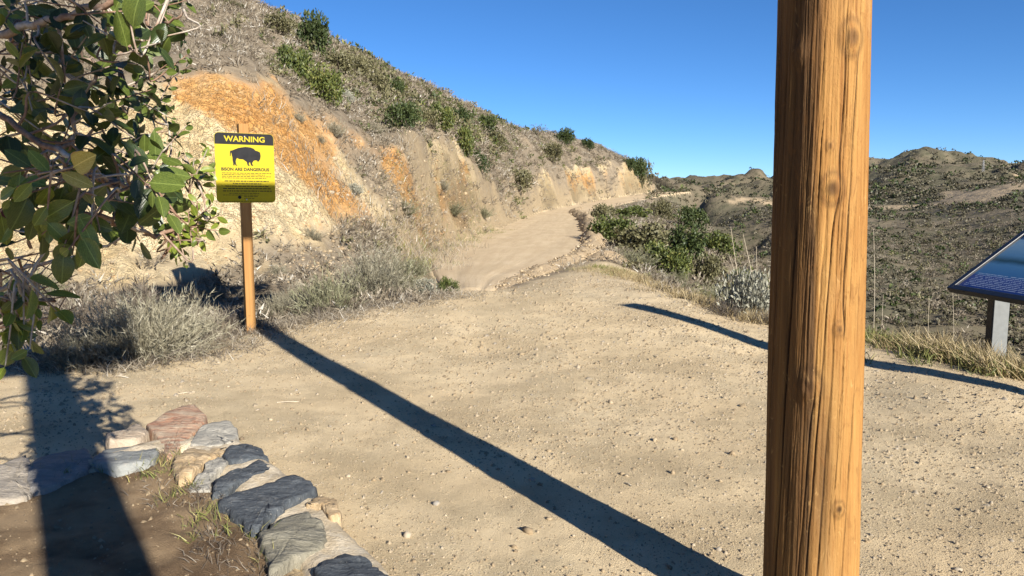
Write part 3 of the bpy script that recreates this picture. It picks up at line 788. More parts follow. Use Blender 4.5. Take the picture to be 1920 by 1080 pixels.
for z_ in (GH - .29, GH + .04):                       # paired cross arms bolted through each post head
    gate_beam('gate_cross_arm', GPT - cross * .85, GPT + cross * .75, z_, .135)
    gate_beam('gate_rear_cross_arm', G2T - cross * .85, G2T + cross * .75, z_, .135)

# marker post standing just outside the right edge; only its shadow is in view
mp = np.array([4.9, 4.05, 0.0]); mp[2] = float(height(mp[0], mp[1]))
mk = tag(empty('marker_post', mp), 'slim wooden marker post past the right edge, its shadow crossing the dirt', 'post')
M_MARK = wood_mat('marker_wood', (.36, .22, .1), (.5, .33, .17), (.22, .13, .06))
bm = bmesh.new(); box_bm(bm, (.25, .25, 3.4), (0, 0, 3.4 / 2 - .15), .008); obj('post', from_bm('marker_shaft', bm, M_MARK), mk, rot=(0, 0, R(30)))
bm = bmesh.new(); box_bm(bm, (.27, .27, .04), (0, 0, 3.27), .01); obj('cap', from_bm('marker_cap', bm, M_MARK), mk, rot=(0, 0, R(30)))

# ------------------------------------------------------------------ bison warning sign
sp = hit(470, 622)
sign = tag(empty('warning_sign', sp, R(31)), 'yellow bison warning sign on a square wooden post beside the path', 'sign')
D_s = project(sp)[2]
k_s = float(D_s) / FPX                      # metres per pixel at the sign
M_SPOST = wood_mat('sign_post_wood', (.27, .125, .034), (.33, .17, .052), (.19, .08, .022), ring=20)
PH = (624 - 245) * k_s * 1.01
bm = bmesh.new(); box_bm(bm, (.105, .105, PH + .25), (0, 0, PH / 2 - .125), .006); obj('post', from_bm('sign_post', bm, M_SPOST), sign)
M_YEL = plain('sign_yellow', (.36, .285, .003), .6, .25, .05, 9)
M_BLK = plain('sign_black', (.016, .016, .018), .75, .15, .2, 12)
PW, PHH = 104 * k_s, 125 * k_s
zc = (624 - 321) * k_s
def rounded_rect(wd, ht, r, n=6):
    pts = []
    for cx, cz, a0 in ((wd / 2 - r, ht / 2 - r, 0), (-wd / 2 + r, ht / 2 - r, 90), (-wd / 2 + r, -ht / 2 + r, 180), (wd / 2 - r, -ht / 2 + r, 270)):
        for i in range(n + 1):
            a = R(a0 + 90 * i / n); pts.append((cx + r * math.cos(a), cz + r * math.sin(a)))
    return pts
def slab(name, pts, th, mat, y=0.0):
    """flat outline in x,z given a thickness towards -y"""
    bm = bmesh.new(); vs_ = [bm.verts.new((x, y, z)) for x, z in pts]
    f = bm.faces.new(vs_); bmesh.ops.recalc_face_normals(bm, faces=[f])
    r = bmesh.ops.extrude_face_region(bm, geom=[f]); bmesh.ops.translate(bm, vec=(0, -th, 0), verts=[g for g in r['geom'] if isinstance(g, bmesh.types.BMVert)])
    bmesh.ops.recalc_face_normals(bm, faces=bm.faces[:])
    big = [f for f in bm.faces if len(f.verts) > 4]
    bmesh.ops.triangulate(bm, faces=big)
    return from_bm(name, bm, mat)
panel = obj('sign_panel', slab('sign_panel', rounded_rect(PW, PHH, .045), .004, M_YEL), sign, loc=(0, -.056, zc))
hd = .165 * PHH
band_pts = [p for p in rounded_rect(PW - .006, PHH - .006, .043) if p[1] > 0]
band_pts = sorted([p for p in band_pts], key=lambda p: math.atan2(p[1] - (PHH / 2 - hd), p[0]))
band_pts = [(-(PW - .006) / 2, PHH / 2 - hd), ((PW - .006) / 2, PHH / 2 - hd)] + [p for p in band_pts if p[1] > PHH / 2 - hd]
obj('header_band', slab('header_band', band_pts, .001, M_BLK, -.0045), panel)
def text_mesh(txt, size, mat, bold=.0):
    cu = bpy.data.curves.new('txt', 'FONT'); cu.body = txt; cu.size = size; cu.align_x = 'CENTER'; cu.align_y = 'CENTER'; cu.offset = bold; cu.extrude = .0004
    o = bpy.data.objects.new('txt', cu); COL.objects.link(o)
    dg = bpy.context.evaluated_depsgraph_get(); me = bpy.data.meshes.new_from_object(o.evaluated_get(dg))
    bpy.data.objects.remove(o); bpy.data.curves.remove(cu)
    me.materials.clear(); me.materials.append(mat); return me
def put_text(txt, wd, ht, zc_, mat, nm, bold, y):
    me = text_mesh(txt, 1.0, mat, bold); co_ = np.empty(len(me.vertices) * 3, np.float32); me.vertices.foreach_get('co', co_); co_ = co_.reshape(-1, 3)
    mn, mx = co_.min(0), co_.max(0); c_ = (mn + mx) / 2
    n_ = np.stack([(co_[:, 0] - c_[0]) * wd / (mx[0] - mn[0]), -(co_[:, 2] - c_[2]), (co_[:, 1] - c_[1]) * ht / (mx[1] - mn[1])], -1)
    me.vertices.foreach_set('co', n_.astype(np.float32).ravel()); me.update()
    return obj(nm, me, panel, loc=(0, y, zc_))
put_text('WARNING', PW * .69, hd * .50, PHH / 2 - hd * .52, M_YEL, 'heading_lettering', .025, -.0062)
put_text('BISON ARE DANGEROUS', PW * .81, PHH * .046, PHH / 2 - .520 * PHH, M_BLK, 'warning_lettering', .03, -.0052)
# bison emblem, outline read off the sign (crop units -> panel units)
bis = [(330, 352), (352, 348), (420, 318), (500, 303), (560, 308), (595, 322), (612, 342), (640, 350), (664, 362), (670, 400), (664, 440), (646, 468), (632, 470), (628, 458), (604, 455), (588, 462), (570, 488), (574, 506), (584, 520), (562, 520), (552, 500), (546, 478), (534, 486), (532, 504), (544, 521), (522, 520), (514, 500), (510, 478), (490, 462), (470, 448), (430, 446), (402, 434), (390, 456), (386, 480), (390, 506), (404, 522), (384, 520), (374, 500), (372, 520), (358, 520), (358, 492), (352, 460), (352, 430), (345, 400), (342, 372), (336, 384), (332, 415), (324, 412), (326, 380)]
bx = lambda x: (x - 493) / 665 * PW
bz = lambda y: PHH / 2 - (y - 145) / 805 * PHH
obj('bison_emblem', slab('bison_emblem', [(bx(x), bz(y)) for x, y in bis][::-1], .001, M_BLK, -.0045), panel)
# fine print: too small to read, rows of word-length strokes
def print_row(y, x0, x1, hgt, seed, bold=False):
    r_ = random.Random(seed); bm = bmesh.new(); x = x0
    while x < x1 - 6:
        wl = min(r_.uniform(12, 46), x1 - x)
        box_bm(bm, (abs(bx(x + wl) - bx(x)), .0006, hgt), (bx(x + wl / 2), -.0048, bz(y)))
        x += wl + r_.uniform(6, 9)
    obj('print_line', from_bm('print_line', bm, M_BLK), panel)
for i, y in enumerate((608, 627, 646, 665)): print_row(y, 228, 785 - (i % 2) * 60, .0060, i)
for i, (y, a_, b_) in enumerate(((700, 255, 755), (730, 345, 668), (758, 262, 755), (787, 235, 780), (815, 232, 785))): print_row(y, a_, b_, .0095, 20 + i)
for i, (y, a_, b_) in enumerate(((842, 300, 640), (862, 232, 640), (880, 465, 630), (902, 465, 590), (935, 220, 780))): print_row(y, a_, b_, .0055, 40 + i)
ring_ = [(bx(415 + 20 * math.cos(t)), bz(888 + 20 * math.sin(t))) for t in np.linspace(0, 2 * math.pi, 20, endpoint=False)]
obj('seal_emblem', slab('seal_emblem', ring_, .0006, M_BLK, -.0045), panel)
M_BOLT = plain('bolt_steel', (.5, .5, .5), .4, .5, .1, 60, .9)
for bz_ in (PHH * .455, -PHH * .455):
    V, F = tube_arrays([(0, -.009, bz_), (0, -.004, bz_)], [.008, .009], 10); V = np.vstack([V, [[0, -.0095, bz_]]])
    F3 = np.vstack([np.vstack([F[:, [0, 1, 2]], F[:, [0, 2, 3]]]), [[i, (i + 1) % 10, len(V) - 1] for i in range(10)]])
    obj('bolt', mesh_np('bolt', V, F3, M_BOLT), panel)

# ------------------------------------------------------------------ interpretive panel at the overlook
pf = at_z(1786, 541, .46); e1 = np.array([.10, -.995, 0.0]); e2 = np.array([.995, .10, 0.0])
tilt = R(36); s2 = e2 * math.cos(tilt) + np.array([0, 0, math.sin(tilt)])
nrm = np.cross(e1, s2); nrm = nrm if nrm[2] > 0 else -nrm
LW, LD = 1.35, 1.15
bx0 = pf + e1 * LW / 2 + e2 * .5; bx0[2] = float(height(bx0[0], bx0[1]))
wp = tag(empty('interpretive_panel', bx0), 'slanted blue interpretive panel in a black frame overlooking the valley, on black legs', 'panel')
M_PBLK = plain('panel_frame_black', (.018, .018, .022), .35, .5, .2, 20)
M_PSUNLIT = plain('panel_leg_sunlit', (.15, .156, .153), .45, .5, .08, 14)  # pale grey stands in for sunlight on the black leg
T = NT('panel_print', .5, .3)
sx = T.n('SeparateXYZ'); T.L(T.coord(), sx.inputs[0])
yy, xx = sx.outputs[1], sx.outputs[0]
pn = T.noise(7, 4, .6); 
ccp = T.ramp(T.math('ADD', yy, T.math('MULTIPLY', pn, .05)), [(0.0, (.012, .035, .16)), (.30, (.015, .05, .22)), (.335, (.04, .14, .30)), (.52, (.07, .20, .36)), (.60, (.02, .06, .08)), (.70, (.09, .22, .36)), (.9, (.18, .32, .44))])
wv = T.n('TexWave'); wv.bands_direction = 'Y'; wv.inputs['Scale'].default_value = 11.5; wv.inputs['Distortion'].default_value = 0; T.L(T.coord(), wv.inputs[0])
wordn = T.noise(1.0, 1, .5, sc3=(60, 24, 1))
line = T.math('MULTIPLY', T.fr(wv.outputs['Fac'], .72, .86), T.fr(wordn, .40, .46))
line = T.math('MULTIPLY', line, T.math('MULTIPLY', T.fr(yy, .325, .315), T.fr(yy, .085, .095)))
line = T.math('MULTIPLY', line, T.fr(xx, .09, .10))
T.color(T.mix(T.math('MULTIPLY', line, .8), ccp, (.55, .62, .70))); M_PRINT = T.m
Mw = Matrix(((e1[0], s2[0], nrm[0], 0), (e1[1], s2[1], nrm[1], 0), (e1[2], s2[2], nrm[2], 0), (0, 0, 0, 1)))
def panel_part(nm, me, off=0.0, parent=None):
    o = obj(nm, me, wp); loc = pf - bx0 + nrm * off
    o.matrix_local = Matrix.Translation(Vector(loc)) @ Mw; return o
bm = bmesh.new(); box_bm(bm, (LW - .06, LD - .06, .02), (LW / 2, LD / 2, 0), .002); panel_part('display_plate', from_bm('display_plate', bm, M_PRINT))
for nm, size, loc in (('frame_rail', (LW, .075, .075), (LW / 2, .0, 0)), ('frame_rail', (LW, .075, .075), (LW / 2, LD, 0)), ('frame_rail', (.075, LD + .07, .08), (-.003, LD / 2, 0)), ('frame_rail', (.075, LD + .07, .08), (LW + .003, LD / 2, 0))):
    bm = bmesh.new(); box_bm(bm, size, loc, .008); panel_part(nm, from_bm(nm, bm, M_PBLK))
bm = bmesh.new(); box_bm(bm, (LW - .05, LD - .05, .012), (LW / 2, LD / 2, -.022), .002); panel_part('backing_plate', from_bm('backing_plate', bm, M_PBLK))
for t_ in (.20, LW - .20):
    lp = pf + e1 * t_ + e2 * .42 - bx0; zt = (pf[2] - bx0[2]) + .42 * math.tan(tilt) - .075
    rotl = Matrix.Rotation(math.atan2(e1[1], e1[0]), 4, 'Z')
    zb = float(height(bx0[0] + lp[0], bx0[1] + lp[1]) - bx0[2]) - .15
    bm = bmesh.new(); box_bm(bm, (.10, .16, zt - zb), (0, 0, (zt + zb) / 2), .005)
    o = obj('leg', from_bm('panel_leg', bm, M_PBLK), wp, loc=(lp[0], lp[1], 0)); o.rotation_euler = (0, 0, math.atan2(e1[1], e1[0]))
    bm = bmesh.new(); box_bm(bm, (.012, .19, zt - zb - .05), (.058, .02, (zt + zb) / 2), .003)  # thin plate added on the sunward face, coloured as if sunlit
    o2 = obj('leg_sunlit_face', from_bm('panel_leg_sunlit_face', bm, M_PSUNLIT), wp, loc=(lp[0], lp[1], 0)); o2.rotation_euler = o.rotation_euler

# ------------------------------------------------------------------ stone border of the planter
T = NT('border_stone', .8, .3)
oi = T.n('ObjectInfo')
b_ = T.noise(14, 6, .7, dist=.7); l_ = T.noise(5, 5, .65, sc3=(1, 4.5, 3), dist=.6); d_ = T.noise(60, 3, .7)
c = T.mix(T.fr(l_, .35, .65), T.attr('ca', 'Vector'), T.attr('cb', 'Vector'))
c = T.mix(T.fr(b_, .52, .72, 0, .6), c, T.attr('cc', 'Vector'))
c = T.mix(T.fr(d_, .6, .75, 0, .4), c, (.55, .5, .42))
T.color(c); T.normal(T.bump(T.math('ADD', T.math('MULTIPLY', l_, 1.2), T.math('ADD', b_, T.math('MULTIPLY', d_, .3))), .8, .022)); M_STONE = T.m
def c8(p): return [(240 + .3148 * x, 740 + .3148 * y) for x, y in p]
def c2_(p): return [(.537 * x, 500 + .537 * y) for x, y in p]
SL = ((.045, .052, .060), (.085, .095, .105), (.15, .15, .145)); GR_ = ((.27, .25, .21), (.35, .325, .275), (.42, .37, .30))
TA = ((.36, .25, .135), (.45, .34, .21), (.30, .20, .10)); OL = ((.17, .155, .115), (.23, .21, .16), (.14, .13, .10)); RE = ((.31, .16, .10), (.40, .31, .22), (.33, .14, .06))
STONES = [
    ('rusty red and white banded', c8([(100, 180), (230, 110), (400, 65), (470, 120), (440, 170), (380, 225), (300, 310), (230, 350), (190, 260)]), RE, .17),
    ('pale grey', c8([(350, 290), (400, 222), (480, 172), (600, 160), (660, 210), (640, 268), (590, 286), (480, 296)]), GR_, .15),
    ('tan and ochre', c8([(268, 370), (350, 304), (480, 304), (588, 296), (556, 350), (480, 390), (380, 480), (300, 500), (268, 440)]), TA, .16),
    ('pale layered', c8([(380, 500), (484, 400), (552, 372), (600, 408), (500, 484), (480, 560), (350, 545)]), GR_, .14),
    ('small rounded slate', c8([(560, 366), (610, 290), (690, 266), (780, 290), (830, 340), (740, 376), (600, 398)]), SL, .17),
    ('narrow slate', c8([(500, 560), (540, 484), (650, 430), (780, 376), (860, 400), (840, 430), (700, 500), (560, 575), (510, 590)]), SL, .16),
    ('large dark slate', c8([(520, 640), (650, 560), (820, 510), (1000, 452), (1110, 500), (1122, 560), (960, 650), (860, 710), (780, 790), (720, 802), (640, 720)]), SL, .19),
    ('flat olive grey', c8([(770, 830), (880, 744), (1060, 702), (1130, 740), (1180, 800), (1170, 880), (1000, 960), (850, 1040), (820, 940)]), OL, .17),
    ('dark slate at the frame edge', c8([(1100, 1020), (1180, 930), (1260, 888), (1400, 930), (1480, 990), (1560, 1080), (1600, 1200), (1400, 1260), (1200, 1200)]), SL, .18),
    ('small tan', c8([(1050, 650), (1130, 590), (1230, 600), (1270, 700), (1200, 730), (1150, 668)]), TA, .13),
    ('bluish grey', c2_([(322, 655), (370, 612), (540, 597), (560, 640), (520, 690), (400, 712), (330, 692)]), ((.19, .195, .185), (.26, .265, .25), (.34, .31, .26)), .14),
    ('pinkish white', c2_([(365, 585), (480, 540), (520, 566), (484, 594), (380, 606)]), ((.32, .25, .18), (.40, .33, .25), (.30, .2, .13)), .18),
    ('broad mauve grey', c2_([(92, 690), (150, 645), (300, 622), (328, 660), (308, 704), (200, 760), (104, 778)]), ((.20, .185, .17), (.27, .245, .215), (.33, .29, .24)), .15),
    ('pale cream', c2_([(-40, 700), (88, 654), (108, 700), (112, 780), (60, 800), (-40, 806)]), ((.26, .225, .18), (.34, .295, .24), (.25, .20, .14)), .16),
    ('warm grey', c2_([(-230, 700), (-50, 690), (-50, 800), (-220, 810)]), GR_, .15),
    ('dark slate', c8([(1420, 1280), (1610, 1215), (1700, 1330), (1560, 1420)]), OL, .15),
]
border = tag(empty('stone_border', at_z(350, 880, 0)), 'low curved border of mortared slate and sandstone edging the planter bed', 'stone border')
B0 = np.array(border.location)
mort = []
for nm_, poly, (ca, cb, cc), ht in STONES:
    ht = ht * .28 + .052
    P2 = np.array([at_z(px, row, ht)[:2] for px, row in poly])
    cen = P2.mean(0); P2 = cen + (P2 - cen) * .965
    # resample the outline and add layers: foot, shoulder, top ring, crown
    m = len(P2); cl = smooth_poly(np.vstack([P2, P2[:1]]), m * 5 + 1)[:-1]
    lin = np.vstack([P2[i] + (P2[(i + 1) % m] - P2[i]) * np.linspace(0, 1, 5, endpoint=False)[:, None] for i in range(m)])
    cl = .45 * cl + .55 * lin
    cl = cl + (rng.normal(0, .006, cl.shape))
    n_ = len(cl); rings_ = []
    sl = rng.normal(0, .05, 2)
    for sc_, zz_ in ((1.04, -.10), (1.03, ht * .45), (1.0, ht * .86), (.965, ht * .97), (.88, ht * 1.01), (.68, ht * 1.03), (.45, ht * 1.04), (.2, ht * 1.04)):
        rr = cen + (cl - cen) * sc_
        zz = zz_ + (((rr - cen) @ sl) + .012 * fbm(rr[:, 0] * 9, rr[:, 1] * 9, 3, ht * 99) + .014 * (np.floor(fbm(rr[:, 0] * 5 + 3, rr[:, 1] * 11, 2, ht * 55) * 3) / 3)) * (1 if zz_ > 0 else 0)
        rings_.append(np.column_stack([rr, zz]))
    V = np.vstack(rings_ + [np.array([[cen[0], cen[1], ht * 1.045]])])
    ix = np.arange(n_ * len(rings_)).reshape(-1, n_); tp = len(V) - 1
    Fq = np.stack([ix[:-1], np.roll(ix[:-1], -1, 1), np.roll(ix[1:], -1, 1), ix[1:]], -1).reshape(-1, 4)
    F3 = np.vstack([Fq[:, [0, 1, 2]], Fq[:, [0, 2, 3]], np.stack([ix[-1], np.roll(ix[-1], -1), np.full(n_, tp)], -1)])
    e = P2[1] - P2[0]
    area = np.sum(cl[:, 0] * np.roll(cl[:, 1], -1) - cl[:, 1] * np.roll(cl[:, 0], -1))
    if area < 0: F3 = F3[:, ::-1]
    one = np.ones((len(V), 1))
    me = mesh_np('stone', V - B0, F3, M_STONE, False, {'ca': one * np.array([ca]), 'cb': one * np.array([cb]), 'cc': one * np.array([cc])})
    o = obj('stone', me, border); o['label'] = nm_ + ' stone'
    mort.append((cen, np.abs(P2 - cen).max()))
# mortar bed: a lumpy ribbon under the stones
mc = np.array([at_z(px, row, .06)[:2] for px, row in ((-160, 905), (60, 895), (200, 868), (300, 838), (385, 830), (440, 862), (490, 905), (545, 950), (590, 1000), (640, 1060), (700, 1130))])
mcs = smooth_poly(np.column_stack([mc, np.zeros(len(mc))]), 110)[:, :2]
tm = np.gradient(mcs, axis=0); tm /= np.linalg.norm(tm, axis=1)[:, None]; nm2 = np.stack([tm[:, 1], -tm[:, 0]], -1)
mw = np.linspace(-1, 1, 15); hw2 = .155 + .02 * fbm(np.arange(110) * .15, np.zeros(110), 2, 3)
MX = mcs[:, :1] + nm2[:, :1] * mw[None] * hw2[:, None]; MY = mcs[:, 1:] + nm2[:, 1:] * mw[None] * hw2[:, None]
MZ = np.where(np.abs(mw) > .9, -.08, (.064) * np.clip(1.25 - np.abs(mw) ** 4 * .6, 0, 1.2)) + .016 * fbm(MX * 12, MY * 12, 3, 4)
ix = np.arange(MX.size).reshape(MX.shape); F = np.stack([ix[:-1, :-1], ix[1:, :-1], ix[1:, 1:], ix[:-1, 1:]], -1).reshape(-1, 4)
T = NT('mortar', .95, .15); m1 = T.noise(12, 5, .65); m2 = T.noise(70, 4, .7)
T.color(T.mix(T.fr(m2, .45, .7, 0, .5), T.mix(T.fr(m1, .35, .65), (.46, .37, .25), (.56, .48, .36)), (.36, .28, .18))); T.normal(T.bump(m2, .9, .012))
obj('mortar', mesh_np('mortar', np.stack([MX, MY, MZ], -1).reshape(-1, 3) - B0, F, T.m, True), border)
# ------------------------------------------------------------------ vegetation materials
def leaf_mat(name, stops, rough=.55, spec=.35, trans=.18, shift=.25):
    T = NT(name, rough, spec)
    oi = T.n('ObjectInfo')
    v_ = T.math('ADD', T.attr('val'), T.math('MULTIPLY', T.math('SUBTRACT', oi.outputs['Random'], .5), shift))
    c = T.ramp(v_, stops)
    T.color(c)
    if trans > 0:
        tr = T.n('BsdfTranslucent'); T.L(c, tr.inputs[0]); mx = T.n('MixShader'); mx.inputs[0].default_value = trans
        T.L(T.b.outputs[0], mx.inputs[1]); T.L(tr.outputs[0], mx.inputs[2]); T.L(mx.outputs[0], T.out.inputs[0])
    return T.m
M_GREEN = leaf_mat('chaparral_leaves', [(0, (.035, .050, .014)), (.4, (.075, .095, .024)), (.75, (.13, .145, .034)), (1, (.20, .19, .055))])
M_DARKG = leaf_mat('dark_evergreen_leaves', [(0, (.022, .036, .012)), (.5, (.048, .068, .020)), (1, (.10, .115, .034))])
M_OLIVE = leaf_mat('olive_scrub_leaves', [(0, (.075, .072, .034)), (.5, (.135, .125, .060)), (1, (.22, .195, .105))])
M_SAGE = leaf_mat('sagebrush_twigs', [(0, (.11, .092, .062)), (.35, (.20, .178, .122)), (.7, (.255, .235, .165)), (1, (.34, .31, .235))], trans=.12)
M_SAGEG = leaf_mat('green_sagebrush_twigs', [(0, (.095, .085, .05)), (.4, (.16, .155, .088)), (.8, (.215, .212, .128)), (1, (.30, .285, .185))], trans=.12)
M_WHITE = leaf_mat('pale_sage_leaves', [(0, (.12, .115, .085)), (.4, (.22, .215, .165)), (1, (.38, .37, .30))], trans=.1)
M_DRYB = leaf_mat('dry_scrub_twigs', [(0, (.088, .068, .048)), (.35, (.175, .142, .100)), (.7, (.245, .205, .150)), (.92, (.31, .27, .21)), (1, (.43, .40, .345))], trans=.1)
M_DARKB = leaf_mat('dark_dry_twigs', [(0, (.055, .045, .036)), (.6, (.115, .092, .070)), (1, (.19, .16, .125))], trans=.05)
M_FAR = leaf_mat('far_scrub_leaves', [(0, (.050, .046, .027)), (.5, (.085, .076, .046)), (1, (.15, .125, .080))], trans=.05)
M_STRAW = leaf_mat('straw_grass', [(0, (.17, .125, .06)), (.5, (.31, .24, .125)), (1, (.46, .37, .22))], trans=.2)
M_GGRASS = leaf_mat('green_grass', [(0, (.07, .085, .022)), (.5, (.15, .16, .045)), (1, (.34, .29, .11))], trans=.2)
M_BARK = plain('bark_grey', (.17, .135, .10), .85, .2, .35, 40)

def unit(a): return a / (np.linalg.norm(a, axis=-1, keepdims=True) + 1e-9)
def leaves_at(P, axis, ln, wd, rs):
    """one bent diamond leaf at each point -> V, F quads (n leaves)"""
    n = len(P); r = unit(rs.normal(size=(n, 3))); side = unit(np.cross(axis, r)); nn = np.cross(side, axis)
    ln = np.broadcast_to(ln, (n,))[:, None]; wd = np.broadcast_to(wd, (n,))[:, None]
    V = np.stack([P, P + axis * ln * .5 + side * wd + nn * wd * .35, P + axis * ln, P + axis * ln * .5 - side * wd + nn * wd * .35], 1)
    F = np.arange(n * 4).reshape(n, 4)
    return V.reshape(-1, 3), F
def blades_at(P, axis, ln, wd, rs):
    n = len(P); r = unit(rs.normal(size=(n, 3))); side = unit(np.cross(axis, r))
    ln = np.broadcast_to(ln, (n,))[:, None]; wd = np.broadcast_to(wd, (n,))[:, None]
    V = np.stack([P - side * wd, P + side * wd, P + axis * ln], 1)
    return V.reshape(-1, 3), np.arange(n * 3).reshape(n, 3)

def crown_leaf(seed, n=1500, lobes=9, h=.85, ln=.10, wd=.034, shell=.55, sprig=6):
    """leafy crown about 1 unit in radius: lobes of sprigs, each sprig a few leaves"""
    rs = np.random.default_rng(seed)
    a = rs.uniform(0, 6.283, lobes); d = np.sqrt(rs.uniform(0, 1, lobes)) * .62
    C = np.stack([np.cos(a) * d, np.sin(a) * d, rs.uniform(.30, .78, lobes) * h * (1 - .35 * d)], -1)
    rad = rs.uniform(.26, .46, lobes)
    ns = n // sprig; li = rs.choice(lobes, ns, p=rad ** 2 / (rad ** 2).sum())
    o = unit(rs.normal(size=(ns, 3)) + np.array([0, 0, .25])); q = rs.uniform(shell, 1.08, ns) + .35 * (rs.random(ns) < .10) * rs.random(ns)
    S = C[li] + o * (rad[li] * q)[:, None]; S[:, 2] = np.maximum(S[:, 2], .02)
    ax = unit(o + rs.normal(0, .45, (ns, 3)) + np.array([0, 0, .35]))
    P = np.repeat(S, sprig, 0) + rs.normal(0, .035, (ns * sprig, 3)); A = unit(np.repeat(ax, sprig, 0) + rs.normal(0, .75, (ns * sprig, 3)))
    V, F = leaves_at(P, A, ln * rs.uniform(.7, 1.3, len(P)), wd * rs.uniform(.7, 1.2, len(P)), rs)
    lobev = rs.uniform(-.12, .12, lobes)[li]
    val = np.clip(np.repeat(np.repeat(lobev, sprig) + rs.normal(.45, .2, len(P)), 4), 0, 1)
    return V, F, val
def stems(seed, n=7, h=.7, r=.03, spread=.55):
    rs = np.random.default_rng(seed); parts = []
    for i in range(n):
        a = rs.uniform(0, 6.283); d = rs.uniform(.2, 1) * spread
        p0 = np.array([rs.normal(0, .05), rs.normal(0, .05), -.08]); p2 = np.array([math.cos(a) * d, math.sin(a) * d, h * rs.uniform(.6, 1)])
        p1 = (p0 + p2) / 2 + rs.normal(0, .07, 3)
        parts.append(tube_arrays(smooth_poly([p0, p1, p2], 5), np.linspace(r, r * .35, 5), 5))
    return cat_meshes(parts)
def brush(seed, nst=90, per=12, h=.8, ln=.16, wd=.007, up=.55, curve=.25, tip=True, stemw=.008):
    """twiggy shrub: a fan of thin stems carrying fine twiglets; triangles"""
    rs = np.random.default_rng(seed); Vs, Fs, vals, n0 = [], [], [], 0
    a = rs.uniform(0, 6.283, nst); el = np.arcsin(rs.uniform(.12, 1, nst) ** up)
    d = np.stack([np.cos(a) * np.cos(el), np.sin(a) * np.cos(el), np.sin(el) * h], -1)
    L = rs.uniform(.6, 1.05, nst)
    b0 = np.stack([rs.normal(0, .10, nst), rs.normal(0, .10, nst), np.full(nst, -.05)], -1)
    bend = rs.normal(0, curve, (nst, 3)) * .35
    sv = rs.normal(.45, .2, nst)
    def pt(t): return b0 + d * (L * t)[:, None] + bend * (t ** 2)[:, None]
    # stems as ribbons of two triangles per half
    t0, t1 = np.zeros(nst), np.full(nst, .95)
    V, F = blades_at(pt(t0), unit(pt(t1) - pt(t0)), np.linalg.norm(pt(t1) - pt(t0), axis=1), stemw, rs)
    Vs.append(V); Fs.append(F); vals.append(np.repeat(sv - .2, 3)); n0 += len(V)
    for k in range(per):
        t = rs.uniform(.30, 1.0, nst); P = pt(t)
        A = unit(unit(pt(np.minimum(t + .1, 1.1)) - pt(t)) + rs.normal(0, .55, (nst, 3)) + np.array([0, 0, .12]))
        V, F = blades_at(P, A, ln * rs.uniform(.5, 1.3, nst), wd * rs.uniform(.7, 1.4, nst), rs)
        Vs.append(V); Fs.append(F + n0); vals.append(np.repeat(sv + rs.normal(.06, .16, nst), 3)); n0 += len(V)
    return np.vstack(Vs), np.vstack(Fs), np.clip(np.concatenate(vals), 0, 1)
def sage_leafy(seed, n=1400, h=.8):
    V, F, v_ = brush(seed, 60, 3, h, .2, .006); rs = np.random.default_rng(seed + 5)
    a = rs.uniform(0, 6.283, n); el = np.arcsin(rs.uniform(.05, 1, n) ** .6); q = rs.uniform(.45, 1.0, n)
    o = np.stack([np.cos(a) * np.cos(el), np.sin(a) * np.cos(el), np.sin(el) * h], -1)
    lump = 1 + .25 * np.sin(a * 3 + seed) * np.cos(el * 4)
    P = o * (q * lump)[:, None]; A = unit(o + rs.normal(0, .6, (n, 3)) + np.array([0, 0, .3]))
    V2, F2 = leaves_at(P, A, .11 * rs.uniform(.6, 1.3, n), .022 * rs.uniform(.7, 1.3, n), rs)
    F2t = np.vstack([F2[:, [0, 1, 2]], F2[:, [0, 2, 3]]])
    return np.vstack([V, V2]), np.vstack([F, F2t + len(V)]), np.concatenate([v_ * .4, np.repeat(np.clip(rs.normal(.55, .22, n), 0, 1), 4)])

MESH = {}
def tmpl(kind, var):
    key = (kind, var)
    if key in MESH: return MESH[key]
    sd = 1000 + 37 * var + sum(map(ord, kind))
    if kind in ('green', 'dark', 'olive', 'greenfine'):
        V, F, v_ = crown_leaf(sd, 4200 if kind == 'greenfine' else 2600, 11, .9, .085 if kind == 'greenfine' else .105, .03 if kind == 'greenfine' else .036)
        m = {'green': M_GREEN, 'dark': M_DARKG, 'olive': M_OLIVE, 'greenfine': M_GREEN}[kind]
        st = stems(sd, 7, .65, .028)
    elif kind == 'airy':
        V, F, v_ = crown_leaf(sd, 420, 7, 1.25, .10, .022, .3, 4); V[:, 2] += .35; m = M_OLIVE; st = stems(sd, 8, 1.25, .035, .7)
    elif kind in ('sage', 'sagegreen', 'sagebig', 'dry', 'darkdry'):
        big = kind == 'sagebig'
        V, F, v_ = brush(sd, 420 if big else 170, 30 if big else 18, .8, .085 if big else .13, .0042 if big else .007)
        m = {'sage': M_SAGE, 'sagegreen': M_SAGEG, 'sagebig': M_SAGE, 'dry': M_DRYB, 'darkdry': M_DARKB}[kind]; st = stems(sd, 6, .35, .02, .4)
    elif kind == 'white':
        V, F, v_ = sage_leafy(sd, 2200); m = M_WHITE; st = stems(sd, 8, .5, .02, .5)
    fo = mesh_np(kind + '_foliage', V, F, m, False, {'val': v_}); s_ = mesh_np(kind + '_stems', st[0], st[1], M_BARK, True)
    MESH[key] = (fo, s_); return MESH[key]
NAMES = {'green': 'green_shrub', 'greenfine': 'green_shrub', 'dark': 'evergreen_shrub', 'olive': 'olive_shrub', 'airy': 'small_tree', 'sage': 'sagebrush', 'sagegreen': 'sagebrush', 'sagebig': 'sagebrush', 'dry': 'dry_shrub', 'darkdry': 'dry_shrub', 'white': 'pale_sage_shrub'}
nvar = [0]
